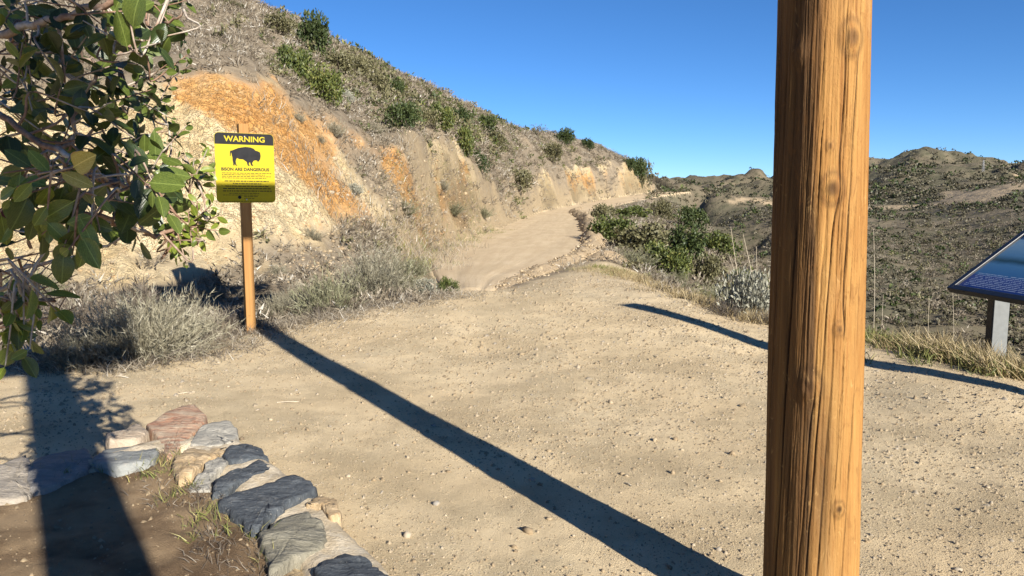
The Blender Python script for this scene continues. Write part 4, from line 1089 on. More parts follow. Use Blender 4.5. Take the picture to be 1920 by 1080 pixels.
def shrub(kind, px, row, wpx, hpx, label, group=None, Y=None, base_row=True, sink=.06):
    """a shrub whose foot shows at (px,row) and which is wpx by hpx pixels large in the photograph"""
    p = hit(px, row) if Y is None else None
    if p is None:
        q_ = at_y(px, row, Y); p = np.array([q_[0], q_[1], float(height(q_[0], q_[1]))])
    dep = float(project(p)[2]); k_ = dep / FPX
    nvar[0] += 1; fo, s_ = tmpl(kind, nvar[0] % 4)
    e = empty(NAMES[kind], p - np.array([0, 0, sink]), rng.uniform(0, 6.283))
    tag(e, label, 'tree' if kind == 'airy' else 'shrub', group)
    co_h = {'airy': 1.6}.get(kind, 1.0)
    sx_, sz_ = wpx * k_ / 2 / .92, hpx * k_ / (.95 * co_h)
    for nm, me in (('crown' if kind == 'airy' else 'foliage', fo), ('trunk' if kind == 'airy' else 'stems', s_)):
        obj(nm, me, e, sc=(sx_, sx_ * rng.uniform(.85, 1.1), sz_))
    return e
G_H = 'green shrubs on the hillside'
for a in (
    ('dark', 590, 100, 78, 72, 'tallest dark green shrub standing against the sky above the orange cut'),
    ('olive', 516, 62, 66, 34, 'low olive shrub on the skyline just left of the tallest dark shrub'),
    ('olive', 550, 62, 46, 26, 'small brownish olive shrub touching the tallest dark shrub on the skyline'),
    ('olive', 440, 16, 40, 14, 'tiny olive shrub highest up on the skyline'),
    ('green', 552, 148, 84, 62, 'yellow-green rounded bush below the tallest dark shrub'),
    ('green', 606, 190, 78, 62, 'wide olive-green bush just above the right end of the orange cut'),
    ('olive', 636, 138, 70, 44, 'olive shrub on the slope directly right of the tallest shrub'),
    ('olive', 676, 146, 66, 42, 'second shrub down the skyline from the tallest one'),
    ('olive', 712, 178, 58, 40, 'grey-green shrub below the skyline, midway down the ridge'),
    ('dark', 744, 182, 40, 36, 'small dark shrub on the skyline above the broken middle outcrop'),
    ('dark', 756, 240, 66, 50, 'dark green bush in the middle of the slope above the pale outcrop'),
    ('olive', 796, 238, 56, 36, 'olive bush between the dark mid-slope bush and the yellow-green one'),
    ('green', 828, 240, 60, 46, 'yellow-green bush at the head of the pale rock rib'),
    ('dark', 864, 240, 56, 40, 'dark green bush right of the yellow-green bush near the skyline'),
    ('dark', 906, 246, 58, 30, 'flat dark green bush on the skyline right of the pale rib'),
    ('green', 872, 290, 52, 52, 'bright green bush growing against the right side of the pale rock rib'),
    ('dark', 900, 318, 44, 36, 'small dark green bush below the bright green one on the rib'),
    ('olive', 930, 280, 44, 34, 'olive shrub on the slope right of the bright green bush'),
    ('olive', 972, 358, 62, 40, 'rounded olive bush low on the slope close above the road'),
    ('olive', 1034, 304, 46, 34, 'olive shrub on the slope below the small bare tree'),
    ('dark', 1058, 270, 50, 28, 'dark rounded shrub on the skyline beside the small bare tree'),
    ('dark', 1100, 280, 36, 20, 'smaller dark shrub on the skyline, farther along than the rounded one'),
    ('dark', 1180, 318, 30, 22, 'dark shrub on the crest at the far end of the hill'),
    ('olive', 1204, 350, 34, 48, 'upright grey-green shrub on the far corner of the hill above the road'),
    ('dark', 1194, 332, 34, 34, 'dark shrub overhanging the far corner of the cut'),
    ('airy', 1010, 257, 44, 26, 'small airy bare tree alone on the skyline'),
): shrub(*a, group=G_H if a[0] != 'airy' else None)
G_S = 'grey shrubs on the cut'
for a in (
    ('sage', 585, 444, 54, 32, 'small grey sage on the cut face right of the warning sign'),
    ('white', 662, 360, 40, 24, 'pale grey sage on the cream streak of the cut'),
    ('sage', 625, 250, 60, 40, 'grey shrub at the right tip of the orange cut'),
    ('white', 645, 190, 44, 28, 'whitish shrub on the slope under the olive bushes'),
    ('sage', 560, 225, 40, 26, 'grey tuft hanging over the orange cut edge'),
    ('sage', 700, 250, 56, 36, 'grey bush in the gully left of the middle outcrop'),
    ('sagegreen', 760, 400, 70, 40, 'grey-green bush at the foot of the middle outcrop'),
    ('sagegreen', 850, 400, 66, 32, 'low grey-green bush on the bank above the road bend'),
    ('sagegreen', 905, 405, 50, 26, 'grey-green tuft on the bank just left of the far road'),
    ('sage', 830, 355, 46, 28, 'grey tuft on the lower middle outcrop'),
    ('sage', 600, 265, 36, 22, 'small grey tuft on the orange rib'),
): shrub(*a, group=G_S)
G_R = 'shrubs on the slope right of the road'
for a in (
    ('greenfine', 1150, 436, 110, 58, 'green bush hugging the inside of the road bend', 30),
    ('olive', 1200, 440, 120, 64, 'broad dull olive bush right of the road bend', 27),
    ('olive', 1130, 408, 60, 34, 'olive bush where the far road disappears behind the bushes', 50),
    ('green', 1180, 398, 80, 26, 'distant green bush topping the bend below the far road', 60),
    ('dark', 1278, 438, 112, 70, 'dark green rounded bush in the middle of the right slope', 34),
    ('dark', 1300, 394, 56, 46, 'dark bush standing on the little ridge right of the far road', 66),
    ('olive', 1242, 392, 50, 34, 'greyish bush just below the far end of the road', 70),
    ('greenfine', 1245, 468, 110, 66, 'yellow-green bush in front of the dark rounded one', 24),
    ('olive', 1322, 470, 76, 60, 'brownish olive bush right of the dark rounded one', 27),
    ('green', 1352, 412, 80, 44, 'green bush stepping down the ridge toward the timber post', 50),
    ('green', 1404, 446, 90, 60, 'green bush close left of the timber post', 36),
    ('olive', 1380, 490, 90, 70, 'olive bush behind the pale sage beside the timber post', 22),
    ('sagegreen', 1190, 478, 110, 56, 'grey-green brush on the bank behind the dirt heap', 21),
    ('sagegreen', 1265, 505, 90, 52, 'grey-green brush behind the dead grey shrub', 17.5),
    ('sagegreen', 1330, 520, 100, 70, 'feathery grey-green brush left of the pale sage', 14.5),
    ('dry', 1236, 512, 84, 46, 'dead grey tangled shrub at the pad edge past the dirt heap', 15.5),
    ('olive', 1440, 520, 90, 80, 'olive bush partly behind the timber post', 17),
): shrub(*a[:6], group=G_R, Y=a[6])
shrub('white', 1404, 598, 118, 112, 'pale silvery sage with long dead stalks beside the timber post', Y=9.6)
shrub('white', 1445, 590, 90, 90, 'silvery sage mostly behind the left edge of the timber post', Y=9.9)
shrub('darkdry', 1360, 604, 100, 50, 'dark dry shrub at the foot of the pale sage', Y=9.3)
shrub('darkdry', 1430, 612, 90, 46, 'dark low brush against the left foot of the timber post', Y=9.0)
shrub('sagegreen', 1660, 640, 120, 76, 'green-grey bush low behind the right edge of the timber post', Y=9.6)
shrub('greenfine', 1700, 640, 90, 50, 'bright green low bush right of the timber post at the pad edge', Y=8.9)
shrub('sagegreen', 1790, 640, 110, 80, 'grey-green bush below the blue panel', Y=11.0)
shrub('greenfine', 1760, 640, 120, 56, 'leafy green bush on the slope left of the panel legs', Y=10.2)
shrub('olive', 1900, 640, 110, 90, 'olive bush behind the legs of the blue panel', Y=11.5)
# near left
shrub('sagebig', 270, 690, 290, 190, 'big grey sagebrush at the left of the sign in the sun', Y=7.3)
shrub('sagebig', 330, 640, 190, 130, 'feathery grey sagebrush close left of the sign post', Y=8.3)
shrub('sagebig', 150, 680, 200, 120, 'low grey sagebrush under the leaning leafy branch', Y=7.0)
shrub('darkdry', 250, 570, 170, 120, 'dark twiggy shrub behind the big grey sagebrush', Y=9.2)
shrub('darkdry', 120, 590, 190, 130, 'dark twiggy shrub at the left under the leafy branches', Y=8.6)
shrub('sagegreen', 40, 560, 180, 120, 'grey-green brush at the far left behind the leaves', Y=9.6)
shrub('darkdry', 432, 606, 84, 66, 'small dark shrub against the left side of the sign post', Y=8.95)
shrub('sagebig', 700, 560, 215, 140, 'large grey brush at the bend left of the road', Y=11.3)
shrub('sagegreen', 620, 594, 160, 120, 'feathery grey-green brush right of the sign post', Y=9.8)
shrub('sagebig', 560, 560, 110, 70, 'wispy grey brush just behind the sign post', Y=10.6)
shrub('darkdry', 600, 600, 70, 46, 'small dark twiggy shrub on the shadow right of the sign post', Y=9.5)
shrub('sagegreen', 745, 556, 150, 96, 'rounded grey-green brush between the large grey brush and the road', Y=11.9)
shrub('sagebig', 520, 585, 90, 70, 'thin grey brush touching the sign post on its right', Y=9.9)
shrub('white', 800, 545, 60, 44, 'pale sage tuft at the end of the brush by the road', Y=11.4)
shrub('greenfine', 838, 544, 44, 40, 'small dark green bush at the road end of the brush', Y=11.5)
shrub('sagegreen', 770, 500, 110, 50, 'grey-green brush on the bank left of the road', Y=15.5)
shrub('sage', 520, 500, 60, 34, 'thin grey tuft on the talus behind the sign post', Y=12.6)

# ------------------------------------------------------------------ scrub cover, one mass
def mass(name, label, P, size, kinds, mat, squash=1.0):
    Vs, Fs, vs_, n0 = [], [], [], 0
    which = rng.integers(0, len(kinds), len(P))
    for k, (V0, F0, v0) in enumerate(kinds):
        m = which == k; n = int(m.sum())
        if n == 0: continue
        a = rng.uniform(0, 6.283, n); s_ = size[m]; ca, sa = np.cos(a)[:, None], np.sin(a)[:, None]
        X = (V0[None, :, 0] * ca - V0[None, :, 1] * sa) * s_[:, None]; Y = (V0[None, :, 0] * sa + V0[None, :, 1] * ca) * s_[:, None]
        Z = V0[None, :, 2] * s_[:, None] * (squash * rng.uniform(.7, 1.2, n))[:, None]
        V = np.stack([X, Y, Z], -1) + P[m][:, None]
        Vs.append(V.reshape(-1, 3)); Fs.append((F0[None] + (np.arange(n) * len(V0))[:, None, None]).reshape(-1, F0.shape[1]) + n0)
        cv = rng.normal(0, .16, n)
        vs_.append(np.clip(v0[None] + cv[:, None], 0, 1).ravel()); n0 += n * len(V0)
    o = obj(name, mesh_np(name, np.vstack(Vs), np.vstack(Fs), mat, False, {'val': np.concatenate(vs_)}))
    return tag(o, label, 'scrub', kind='stuff')
def pick(mask_w, n):
    w_ = mask_w.ravel(); w_ = w_ / w_.sum(); s = rng.choice(w_.size, n, p=w_)
    X = GX.ravel()[s]; Y = GY.ravel()[s]; r_ = np.hypot(X, Y)
    X = X + rng.normal(0, .006, n) * r_; Y = Y + rng.normal(0, .006, n) * r_
    return np.stack([X, Y, height(X, Y) - .03], -1), r_
DR = np.gradient(RS); DA = np.gradient(AZR)
cell = (GR * DA[:, None]) * DR[None]
seen = front & (PX0 > -120) & (PX0 < 2040)
roadclear = sstep(HW + .5, HW + 1.3, rd + wob * .5) * np.where(GY > 11, 1, 1)
hill_w = cell * seen * (PX0 < 1222) * (ROW0 > -80) * (GR < 135) * (padd < -.3) * (1 - np.clip(cut * 1.25, 0, 1)) * roadclear * (25 / GR) ** 1.15 * (1 + 1.2 * sstep(620, 700, PX0) + 1.6 * sstep(660, 720, PX0) * (1 - sstep(930, 990, PX0)) * sstep(290, 330, ROW0)) * (.35 + sstep(-.5, .3, wob))
tiny = [brush(300 + i, 10, 3, .75, .36, .036, .6, .3, True, .02) for i in range(5)]
P, r_ = pick(hill_w, 15500)
mass('hillside_scrub', 'grey-brown dry scrub covering the hillside', P, rng.uniform(.22, .55, len(P)) * np.clip(r_ / 30, .75, 1.5), tiny, M_DRYB)
gs = sum(blob(*b_) for b_ in ((590, 75, 60, 40), (555, 125, 60, 40), (625, 165, 70, 40), (690, 150, 70, 40), (760, 215, 80, 36), (850, 225, 80, 30), (885, 290, 50, 40), (720, 200, 60, 30), (930, 260, 60, 30), (970, 340, 50, 26), (1040, 290, 60, 20), (660, 120, 60, 30)))
P, r_ = pick(hill_w * (GR > 14) * (.12 + gs), 2600)
tinyg = [crown_leaf(400 + i, 45, 6, .8, .25, .09, .3, 3) for i in range(5)]
mass('hillside_green_scrub', 'small olive scrub dotted over the hillside', P, rng.uniform(.2, .5, len(P)) * np.clip(r_ / 30, .75, 1.5), tinyg, M_OLIVE)
P, r_ = pick(hill_w * (GR > 14) * (.02 + gs), 900)
mass('hillside_leafy_scrub', 'green leafy scrub between the larger hillside shrubs', P, rng.uniform(.2, .55, len(P)) * np.clip(r_ / 30, .75, 1.5), tinyg, M_GREEN)
P, r_ = pick(cell * seen * (cut > .2) * (GR < 120) * (12 / GR) ** .6 * (.04 + (PX0 > 690)) * (wob > -.25), 600)
mass('cut_scrub', 'sparse dry tufts on the cut face', P, rng.uniform(.10, .28, len(P)) * np.clip(r_ / 20, .8, 1.6), tiny, M_DRYB)
right_w = cell * seen * (PX0 >= 1100) * (GR < 150) * (padd < -.25) * roadclear * (25 / GR) ** 1.2
P, r_ = pick(right_w, 4200)
mass('slope_scrub', 'dry brown scrub on the slope falling to the valley', P, rng.uniform(.25, .6, len(P)) * np.clip(r_ / 25, .7, 1.7), tiny, M_DRYB)
P, r_ = pick(right_w * (.1 + sstep(-.1, .4, wob)), 1100)
mass('slope_green_scrub', 'olive scrub on the slope falling to the valley', P, rng.uniform(.2, .55, len(P)) * np.clip(r_ / 25, .6, 1.5), tinyg, M_OLIVE)
far_w = cell * seen * (PX0 > 1215) * (GR > 60) * (GR < 520) * (track < .3) * (130 / GR) ** 1.5 * (.40 + sstep(-.3, .5, fbm(GX / 18, GY / 18, 4, 52)))
farb = [crown_leaf(500 + i, 24, 6, .7, .36, .15, .35, 3) for i in range(4)]
P, r_ = pick(far_w, 7000)
mass('far_scrub', 'dark green and brown scrub dotting the far hills', P, rng.uniform(.25, 1.15, len(P)) * np.clip(r_ / 170, .6, 1.8), farb, M_FAR)
P, r_ = pick(far_w, 1000)
mass('far_dark_scrub', 'dark evergreen scrub dotting the far hills', P, rng.uniform(.4, 1.5, len(P)) * np.clip(r_ / 170, .6, 1.8), farb, M_DARKG)

# ------------------------------------------------------------------ grasses
def grass(name, label, P, ln, wd, mat, lean=.35, bias=(0, 0, 0)):
    n = len(P); rs = np.random.default_rng(len(name) * 7)
    A = unit(np.stack([rs.normal(0, lean, n), rs.normal(0, lean, n), np.ones(n)], -1) + np.array(bias))
    B = unit(A + np.stack([rs.normal(0, .4, n), rs.normal(0, .4, n), -np.abs(rs.normal(0, .3, n))], -1))
    L = ln * rs.uniform(.4, 1.25, n); W_ = wd * rs.uniform(.6, 1.4, n)
    s_ = unit(np.cross(A, unit(rs.normal(size=(n, 3)))))
    m_ = P + A * (L * .55)[:, None]; t_ = m_ + B * (L * .5)[:, None]
    V = np.stack([P - s_ * W_[:, None], P + s_ * W_[:, None], m_ + s_ * W_[:, None] * .7, m_ - s_ * W_[:, None] * .7, t_], 1).reshape(-1, 3)
    i = np.arange(n)[:, None] * 5
    F = np.concatenate([i + np.array([[0, 1, 2]]), i + np.array([[0, 2, 3]]), i + np.array([[3, 2, 4]])], 0)
    val = np.repeat(np.clip(rs.normal(.5, .25, n), 0, 1), 5)
    return tag(obj(name, mesh_np(name, V, F, mat, False, {'val': val})), label, 'grass', kind='stuff')
def clumped(cx, cy, per, spread):
    X = np.repeat(cx, per) + rng.normal(0, spread, len(cx) * per); Y = np.repeat(cy, per) + rng.normal(0, spread, len(cy) * per)
    return np.stack([X, Y, height(X, Y) - .01], -1)
def along(pts, n, jit, flat=None):
    Q_ = np.array([hit(a, b)[:2] if flat is None else at_z(a, b, flat)[:2] for a, b in pts]); s_ = smooth_poly(np.column_stack([Q_, np.zeros(len(Q_))]), 200)[:, :2]
    k_ = rng.integers(0, 200, n); return s_[k_, 0] + rng.normal(0, jit, n), s_[k_, 1] + np.abs(rng.normal(0, jit, n))
cx, cy = along([(1150, 508), (1230, 528), (1290, 545), (1340, 574), (1440, 602), (1520, 618)], 330, .35, .05)
grass('pad_edge_grass', 'dry straw grass along the pad edge left of the timber post', clumped(cx, cy, 22, .07), .17, .0035, M_STRAW, .5)
cx, cy = along([(1640, 640), (1720, 656), (1800, 684), (1860, 702), (1940, 726)], 190, .25, 0)
grass('overlook_green_grass', 'green grass along the pad edge right of the timber post', clumped(cx, cy, 26, .06), .17, .004, M_GGRASS, .45)
cx, cy = along([(1740, 664), (1800, 684), (1860, 700), (1940, 722)], 75, .16, 0)
grass('overlook_straw_grass', 'tall straw grass bending over below the blue panel', clumped(cx, cy, 26, .06), .28, .0045, M_STRAW, .4, (-.45, .1, 0))
cx, cy = along([(1120, 500), (1160, 505), (1220, 522)], 60, .4, .05)
grass('heap_green_grass', 'short green grass in front of the dirt heap', clumped(cx, cy, 22, .1), .10, .004, M_GGRASS, .5)
cx, cy = along([(60, 700), (200, 700), (330, 668), (430, 640), (520, 615), (640, 598), (760, 575), (850, 552)], 420, .35)
grass('sign_side_litter', 'brittle tan stalks and litter around the sign and sagebrush', clumped(cx, cy, 16, .10), .15, .003, M_DRYB, 1.2)
cx, cy = along([(100, 690), (250, 690), (360, 655), (560, 600), (720, 570)], 200, .4)
grass('dark_litter', 'dark brown dead stalks under the sagebrush', clumped(cx, cy, 12, .12), .20, .003, M_DARKB, 1.3)
cx, cy = along([(590, 420), (700, 440), (780, 450), (840, 440)], 240, .8)
grass('bank_grass', 'dry grass on the bank left of the road', clumped(cx, cy, 16, .15), .28, .006, M_DRYB, .5)
cx, cy = along([(700, 470), (790, 480), (860, 440), (920, 420)], 160, .5)
grass('bank_green_grass', 'faint green grass on the bank left of the road', clumped(cx, cy, 16, .15), .2, .006, M_GGRASS, .5)
# planter bed: dry grass litter and a few green blades
def in_planter(n, lo, hi):
    b0_, b1_ = PLANTER.min(0), PLANTER.max(0); X = rng.uniform(b0_[0], b1_[0], n * 8); Y = rng.uniform(1.2, b1_[1], n * 8)
    d_ = pip_dist(PLANTER, X, Y); m = (d_ > lo) & (d_ < hi); return X[m][:n], Y[m][:n]
cx, cy = in_planter(200, .02, .30)
grass('planter_dry_grass', 'dry brown grass litter along the inside of the stone border', clumped(cx, cy, 20, .045), .075, .0018, M_DARKB, 1.1)
cx, cy = in_planter(90, .0, .30)
grass('planter_green_grass', 'small green grass blades along the inside of the stone border', clumped(cx, cy, 14, .025), .09, .0022, M_GGRASS, .6)
X, Y = in_planter(1500, .04, 2.5)
V, F, val = scatter_stones(np.stack([X, Y, height(X, Y)], -1), np.clip(rng.lognormal(-5.2, .5, len(X)), .003, .02), OCT, .65, .25)
tag(obj('planter_pebbles', mesh_np('planter_pebbles', V, F, M_PEB, False, {'val': val * .6})), 'crumbs of soil and stone in the planter bed', 'pebbles', kind='stuff')

# long dead stalks rising from the pale sage and along the slope edge
def stalk(px, row, Y, top_px, top_row, label, r=.006, fork=0):
    b = at_y(px, row, Y); b[2] = float(height(b[0], b[1])); t = at_y(top_px, top_row, Y + rng.uniform(-.2, .2))
    e = tag(empty('dead_stalk', b), label, 'stalk', 'long dead stalks at the pad edge')
    d = t - b; mid = d * .5 + rng.normal(0, .03, 3) * np.linalg.norm(d)
    pl = smooth_poly([np.array([0, 0, -.05]), mid, d], 10); V, F = tube_arrays(pl, np.linspace(r, r * .4, 10), 5)
    obj('stem', mesh_np('stalk_stem', V, F, M_STALK, True), e)
    for k in range(fork):
        i = rng.integers(4, 9); q_ = pl[i] + np.array([rng.normal(0, .12), rng.normal(0, .1), rng.uniform(.08, .25)]) * np.linalg.norm(d) * .6
        V, F = tube_arrays([pl[i], (pl[i] + q_) / 2 + rng.normal(0, .01, 3), q_], [r * .5, r * .4, r * .25], 4); obj('twig', mesh_np('stalk_twig', V, F, M_STALK, True), e)
M_STALK = plain('dead_stalk', (.42, .36, .27), .85, .2, .2, 30)
for a in ((1424, 560, 9.7, 1393, 438, 'dead stalk leaning left out of the pale sage, second from the timber post'), (1400, 560, 9.7, 1370, 425, 'nearly upright dead stalk left of the timber post, tallest of the bunch'),
          (1430, 560, 9.6, 1448, 425, 'dead stalk leaning right against the edge of the timber post'), (1390, 560, 9.8, 1366, 476, 'short dead stalk at the left side of the pale sage'),
          (1438, 560, 9.8, 1418, 462, 'short forked stalk just left of the timber post')): stalk(*a, fork=1)
for a in ((1640, 600, 9.4, 1638, 430, 'thin bent stalk against the right edge of the timber post'), (1652, 640, 9.2, 1656, 552, 'pale straight stalk right of the timber post'),
          (1790, 610, 10.5, 1786, 530, 'thin dead stalk left of the blue panel legs'), (1746, 612, 11, 1742, 555, 'short dead stalk on the slope between post and panel')): stalk(*a, r=.005, fork=1)
# sticks on the pad
for px, row, L_, a_, lb in ((540, 755, .16, 8, 'thin reddish stick lying on the dirt beyond the stone border'), (1178, 910, .05, 120, 'tiny dark twig lying on the dirt left of the timber post'), (350, 738, .12, 30, 'thin grey twig lying on the dirt in front of the sagebrush')):
    p = hit(px, row); d = np.array([math.cos(R(a_)), math.sin(R(a_)), 0]) * L_ / 2
    V, F = tube_arrays([-d, np.array([0, 0, .004]), d], .004, 5); tag(obj('stick', mesh_np('stick', V, F, M_STALK, True), loc=p + np.array([0, 0, .004])), lb, 'stick', 'sticks on the dirt')

# radio mast on the far hill
mb = hit(1843, 322); mtop = at_y(1843, 300, mb[1]); hM = mtop[2] - mb[2]
ms = tag(empty('radio_mast', mb), 'tiny lattice mast on the far right skyline', 'mast'); M_MAST = plain('mast_steel', (.25, .25, .26), .5, .4, .1, 5, .6)
wb, wt = hM * .09, hM * .03
for sx_ in (-1, 1):
    for sy_ in (-1, 1):
        V, F = tube_arrays([(sx_ * wb, sy_ * wb, -1), (sx_ * wt, sy_ * wt, hM)], hM * .012, 5); obj('leg', mesh_np('mast_leg', V, F, M_MAST), ms)
for k in range(6):
    f0 = k / 6; w0 = wb + (wt - wb) * f0; w1 = wb + (wt - wb) * (f0 + 1 / 6)
    V, F = tube_arrays([(-w0, -w0, hM * f0), (w1, -w1, hM * (f0 + 1 / 6))], hM * .008, 4); obj('brace', mesh_np('mast_brace', V, F, M_MAST), ms)
for zf, ww in ((.78, .10), (.92, .08)):
    V, F = tube_arrays([(-hM * ww, 0, hM * zf), (hM * ww, 0, hM * zf)], hM * .012, 5); obj('crossarm', mesh_np('mast_crossarm', V, F, M_MAST), ms)

# ------------------------------------------------------------------ leafy tree leaning in from the left
tb0 = np.array([-2.35, 2.35, 0.0]); tb0[2] = float(height(tb0[0], tb0[1]))
tree = tag(empty('leafy_tree', tb0), 'leafy evergreen tree with leathery leaves reaching in from the left edge', 'tree')
def twig_mat():
    T = NT('tree_bark', .8, .25); n_ = T.noise(60, 4, .6); n2_ = T.noise(6, 3, .5)
    T.color(T.mix(T.fr(n2_, .4, .62), T.mix(T.fr(n_, .35, .65), (.15, .085, .055), (.24, .15, .10)), T.mix(T.fr(n_, .35, .65), (.30, .25, .20), (.42, .37, .31)))); T.normal(T.bump(n_, .4, .003)); return T.m
M_TWIG = twig_mat()
def tleaf(name, c1_, c2_, edge=None):
    T = NT(name, .33, .5); oi = T.n('ObjectInfo')
    n_ = T.noise(26, 4, .6); uvv = T.attr('luv', 'Vector'); sp_ = T.n('SeparateXYZ'); T.L(uvv, sp_.inputs[0])
    c = T.mix(T.fr(n_, .35, .68), c1_, c2_)
    c = T.mix(T.math('MULTIPLY', oi.outputs['Random'], .45), c, tuple(x * .55 for x in c1_))
    mr_ = T.fr(T.math('ABSOLUTE', sp_.outputs[0]), .07, .02, 0, .55); c = T.mix(mr_, c, tuple(min(1, x * 1.7 + .02) for x in c2_))
    wv_ = T.n('TexWave'); wv_.inputs['Scale'].default_value = 1.0; wv_.inputs['Distortion'].default_value = .6
    mp_ = T.n('Mapping'); T.L(uvv, mp_.inputs[0]); mp_.inputs['Rotation'].default_value = (0, 0, R(35)); mp_.inputs['Scale'].default_value = (2.2, 2.2, 1); T.L(mp_.outputs[0], wv_.inputs[0])
    c = T.mix(T.fr(wv_.outputs['Fac'], .8, 1, 0, .18), c, tuple(min(1, x * 1.5) for x in c2_))
    if edge: c = T.mix(T.fr(T.math('ADD', T.math('ABSOLUTE', sp_.outputs[0]), T.math('MULTIPLY', n_, .6)), 1.05, 1.3, 0, .8), c, edge)
    T.color(c)
    T.normal(T.bump(T.math('ADD', n_, wv_.outputs['Fac']), .12, .004))
    tr = T.n('BsdfTranslucent'); T.L(c, tr.inputs[0]); mx = T.n('MixShader'); mx.inputs[0].default_value = .22
    T.L(T.b.outputs[0], mx.inputs[1]); T.L(tr.outputs[0], mx.inputs[2]); T.L(mx.outputs[0], T.out.inputs[0]); return T.m
LM = [tleaf('leaf_dark_green', (.026, .042, .011), (.050, .072, .018)), tleaf('leaf_mid_green', (.065, .092, .017), (.11, .14, .026)),
      tleaf('leaf_sunlit_green', (.13, .17, .022), (.21, .25, .035), (.36, .28, .05)), tleaf('leaf_yellow', (.40, .31, .05), (.50, .41, .11), (.30, .16, .04)), tleaf('leaf_red_brown', (.13, .035, .02), (.20, .06, .03))]  # the bright green is sunlight painted into the leaf colour
def leaf_arrays(var, rs):
    """unit-length leaf along +Y, blade normal +Z, with a petiole; tris"""
    wid = (.23, .28, .19, .25, .21, .30)[var]; cup = (.10, .22, .06, .30, -.10, .14)[var]; curl = (.10, .02, .24, .16, .05, .30)[var]
    ts = np.array([0, .12, .30, .52, .74, .90, 1.0]); prof = np.array([.05, .55, .92, 1.0, .80, .45, .03])
    V, U = [], []
    for t, p in zip(ts, prof):
        for s_ in (-1, -.5, 0, .5, 1):
            w_ = wid * p * s_; V.append((w_, .12 + .88 * t, cup * wid * p * abs(s_) ** 1.5 * 1.6 - curl * t * t + .015 * math.sin(t * 9 + s_ * 2 + var) * abs(s_))); U.append((s_ * p, t, 0))
    V = np.array(V); U = np.array(U); ix = np.arange(len(V)).reshape(len(ts), 5)
    Fq = np.stack([ix[:-1, :-1], ix[:-1, 1:], ix[1:, 1:], ix[1:, :-1]], -1).reshape(-1, 4)
    n0 = len(V); pv = np.array([(-.012, 0, 0), (.012, 0, 0), (.012, .13, 0), (-.012, .13, 0)])
    V = np.vstack([V, pv]); U = np.vstack([U, np.zeros((4, 3))]); Fq = np.vstack([Fq, [[n0, n0 + 1, n0 + 2, n0 + 3]]])
    return V, Fq, U
LA = [leaf_arrays(v_, None) for v_ in range(6)]
LMESH = [[mesh_np('leaf', V, F, m, True, {'luv': U}) for V, F, U in LA] for m in LM]

def dpt(px, row, d): return at_depth(px, row, d) - tb0
BR = {
    'a': ([(-420, 300, 2.35), (-120, 130, 2.3), (0, 66, 2.25), (110, 36, 2.2), (250, -6, 2.15), (330, -30, 2.1)], .016),
    'b': ([(-420, 330, 2.35), (-120, 160, 2.25), (0, 218, 2.1), (115, 286, 2.0), (190, 330, 2.0), (270, 350, 2.05), (335, 300, 2.2)], .011),
    'c': ([(-420, 480, 2.4), (-120, 440, 2.3), (40, 415, 2.15), (120, 398, 2.1), (200, 412, 2.15), (300, 436, 2.35), (385, 415, 2.5)], .012),
    'd': ([(60, 250, 2.3), (125, 275, 2.35), (150, 190, 2.4), (200, 120, 2.4), (290, 60, 2.45), (345, 20, 2.4)], .009),
    'e': ([(-420, 620, 2.4), (-120, 580, 2.2), (-20, 550, 2.0), (40, 545, 1.95), (70, 575, 1.9)], .010),
    'f': ([(-420, 380, 2.5), (-100, 330, 2.6), (60, 330, 2.7), (180, 240, 2.75), (270, 200, 2.8), (320, 240, 2.8)], .009),
    'g': ([(-420, 560, 2.5), (-100, 530, 2.6), (60, 500, 2.7), (180, 470, 2.75), (240, 440, 2.7)], .010),
    'h': ([(-100, 20, 2.6), (60, 90, 2.6), (160, 110, 2.65), (260, 120, 2.7)], .008),
}
branch_pts = []
for nm, (pl, r0) in BR.items():
    p_ = smooth_poly([dpt(*q_) for q_ in pl], 40); p_ += rng.normal(0, .006, p_.shape)
    V, F = tube_arrays(p_, np.linspace(r0, r0 * .4, 40), 8); obj('branch', mesh_np('branch', V, F, M_TWIG, True), tree)
    branch_pts.append(p_)
tr0 = dpt(-420, 460, 2.4)
V, F = tube_arrays(smooth_poly([np.array([0, 0, -.1]), np.array([.02, .03, .5]), tr0 * .6 + np.array([0, 0, .2]), tr0 + np.array([.0, 0, .25]), dpt(-420, 300, 2.35), dpt(-400, 60, 2.3)], 30), np.linspace(.075, .02, 30), 12)
obj('trunk', mesh_np('trunk', V, F, M_TWIG, True), tree)
branch_pts = np.vstack(branch_pts)
# sprigs: (px, row) of the tip region, picture angle (0 right, 90 up), length, leaves, leaf size, colour weights
SPR = []
def sp_(px, row, ang, n=7, ls=.075, col=0, d=None, L_=.16): SPR.append((px, row, ang, n, ls, col, d, L_))
for q_ in [(80, 0, 20), (130, 12, -10), (170, 30, -40), (215, 22, 10), (262, 10, 30), (300, 20, -20), (335, 5, 20), (318, 48, -30), (250, 62, -50), (205, 80, -20), (150, 85, 40), (110, 70, 100),
           (225, 40, 60), (280, 85, 10), (300, 70, 200), (190, 130, 20), (240, 118, -10), (282, 140, 30), (165, 160, -30), (120, 140, 60), (215, 165, -60), (262, 175, 20), (95, 120, -50), (185, 55, 150), (240, 20, 100)]: sp_(*q_, 6, .082, 0)
for q_ in [(40, 95, 80), (20, 60, 110), (55, 130, -90), (48, 160, -70), (8, 40, 60)]: sp_(*q_, 6, .07, 2)
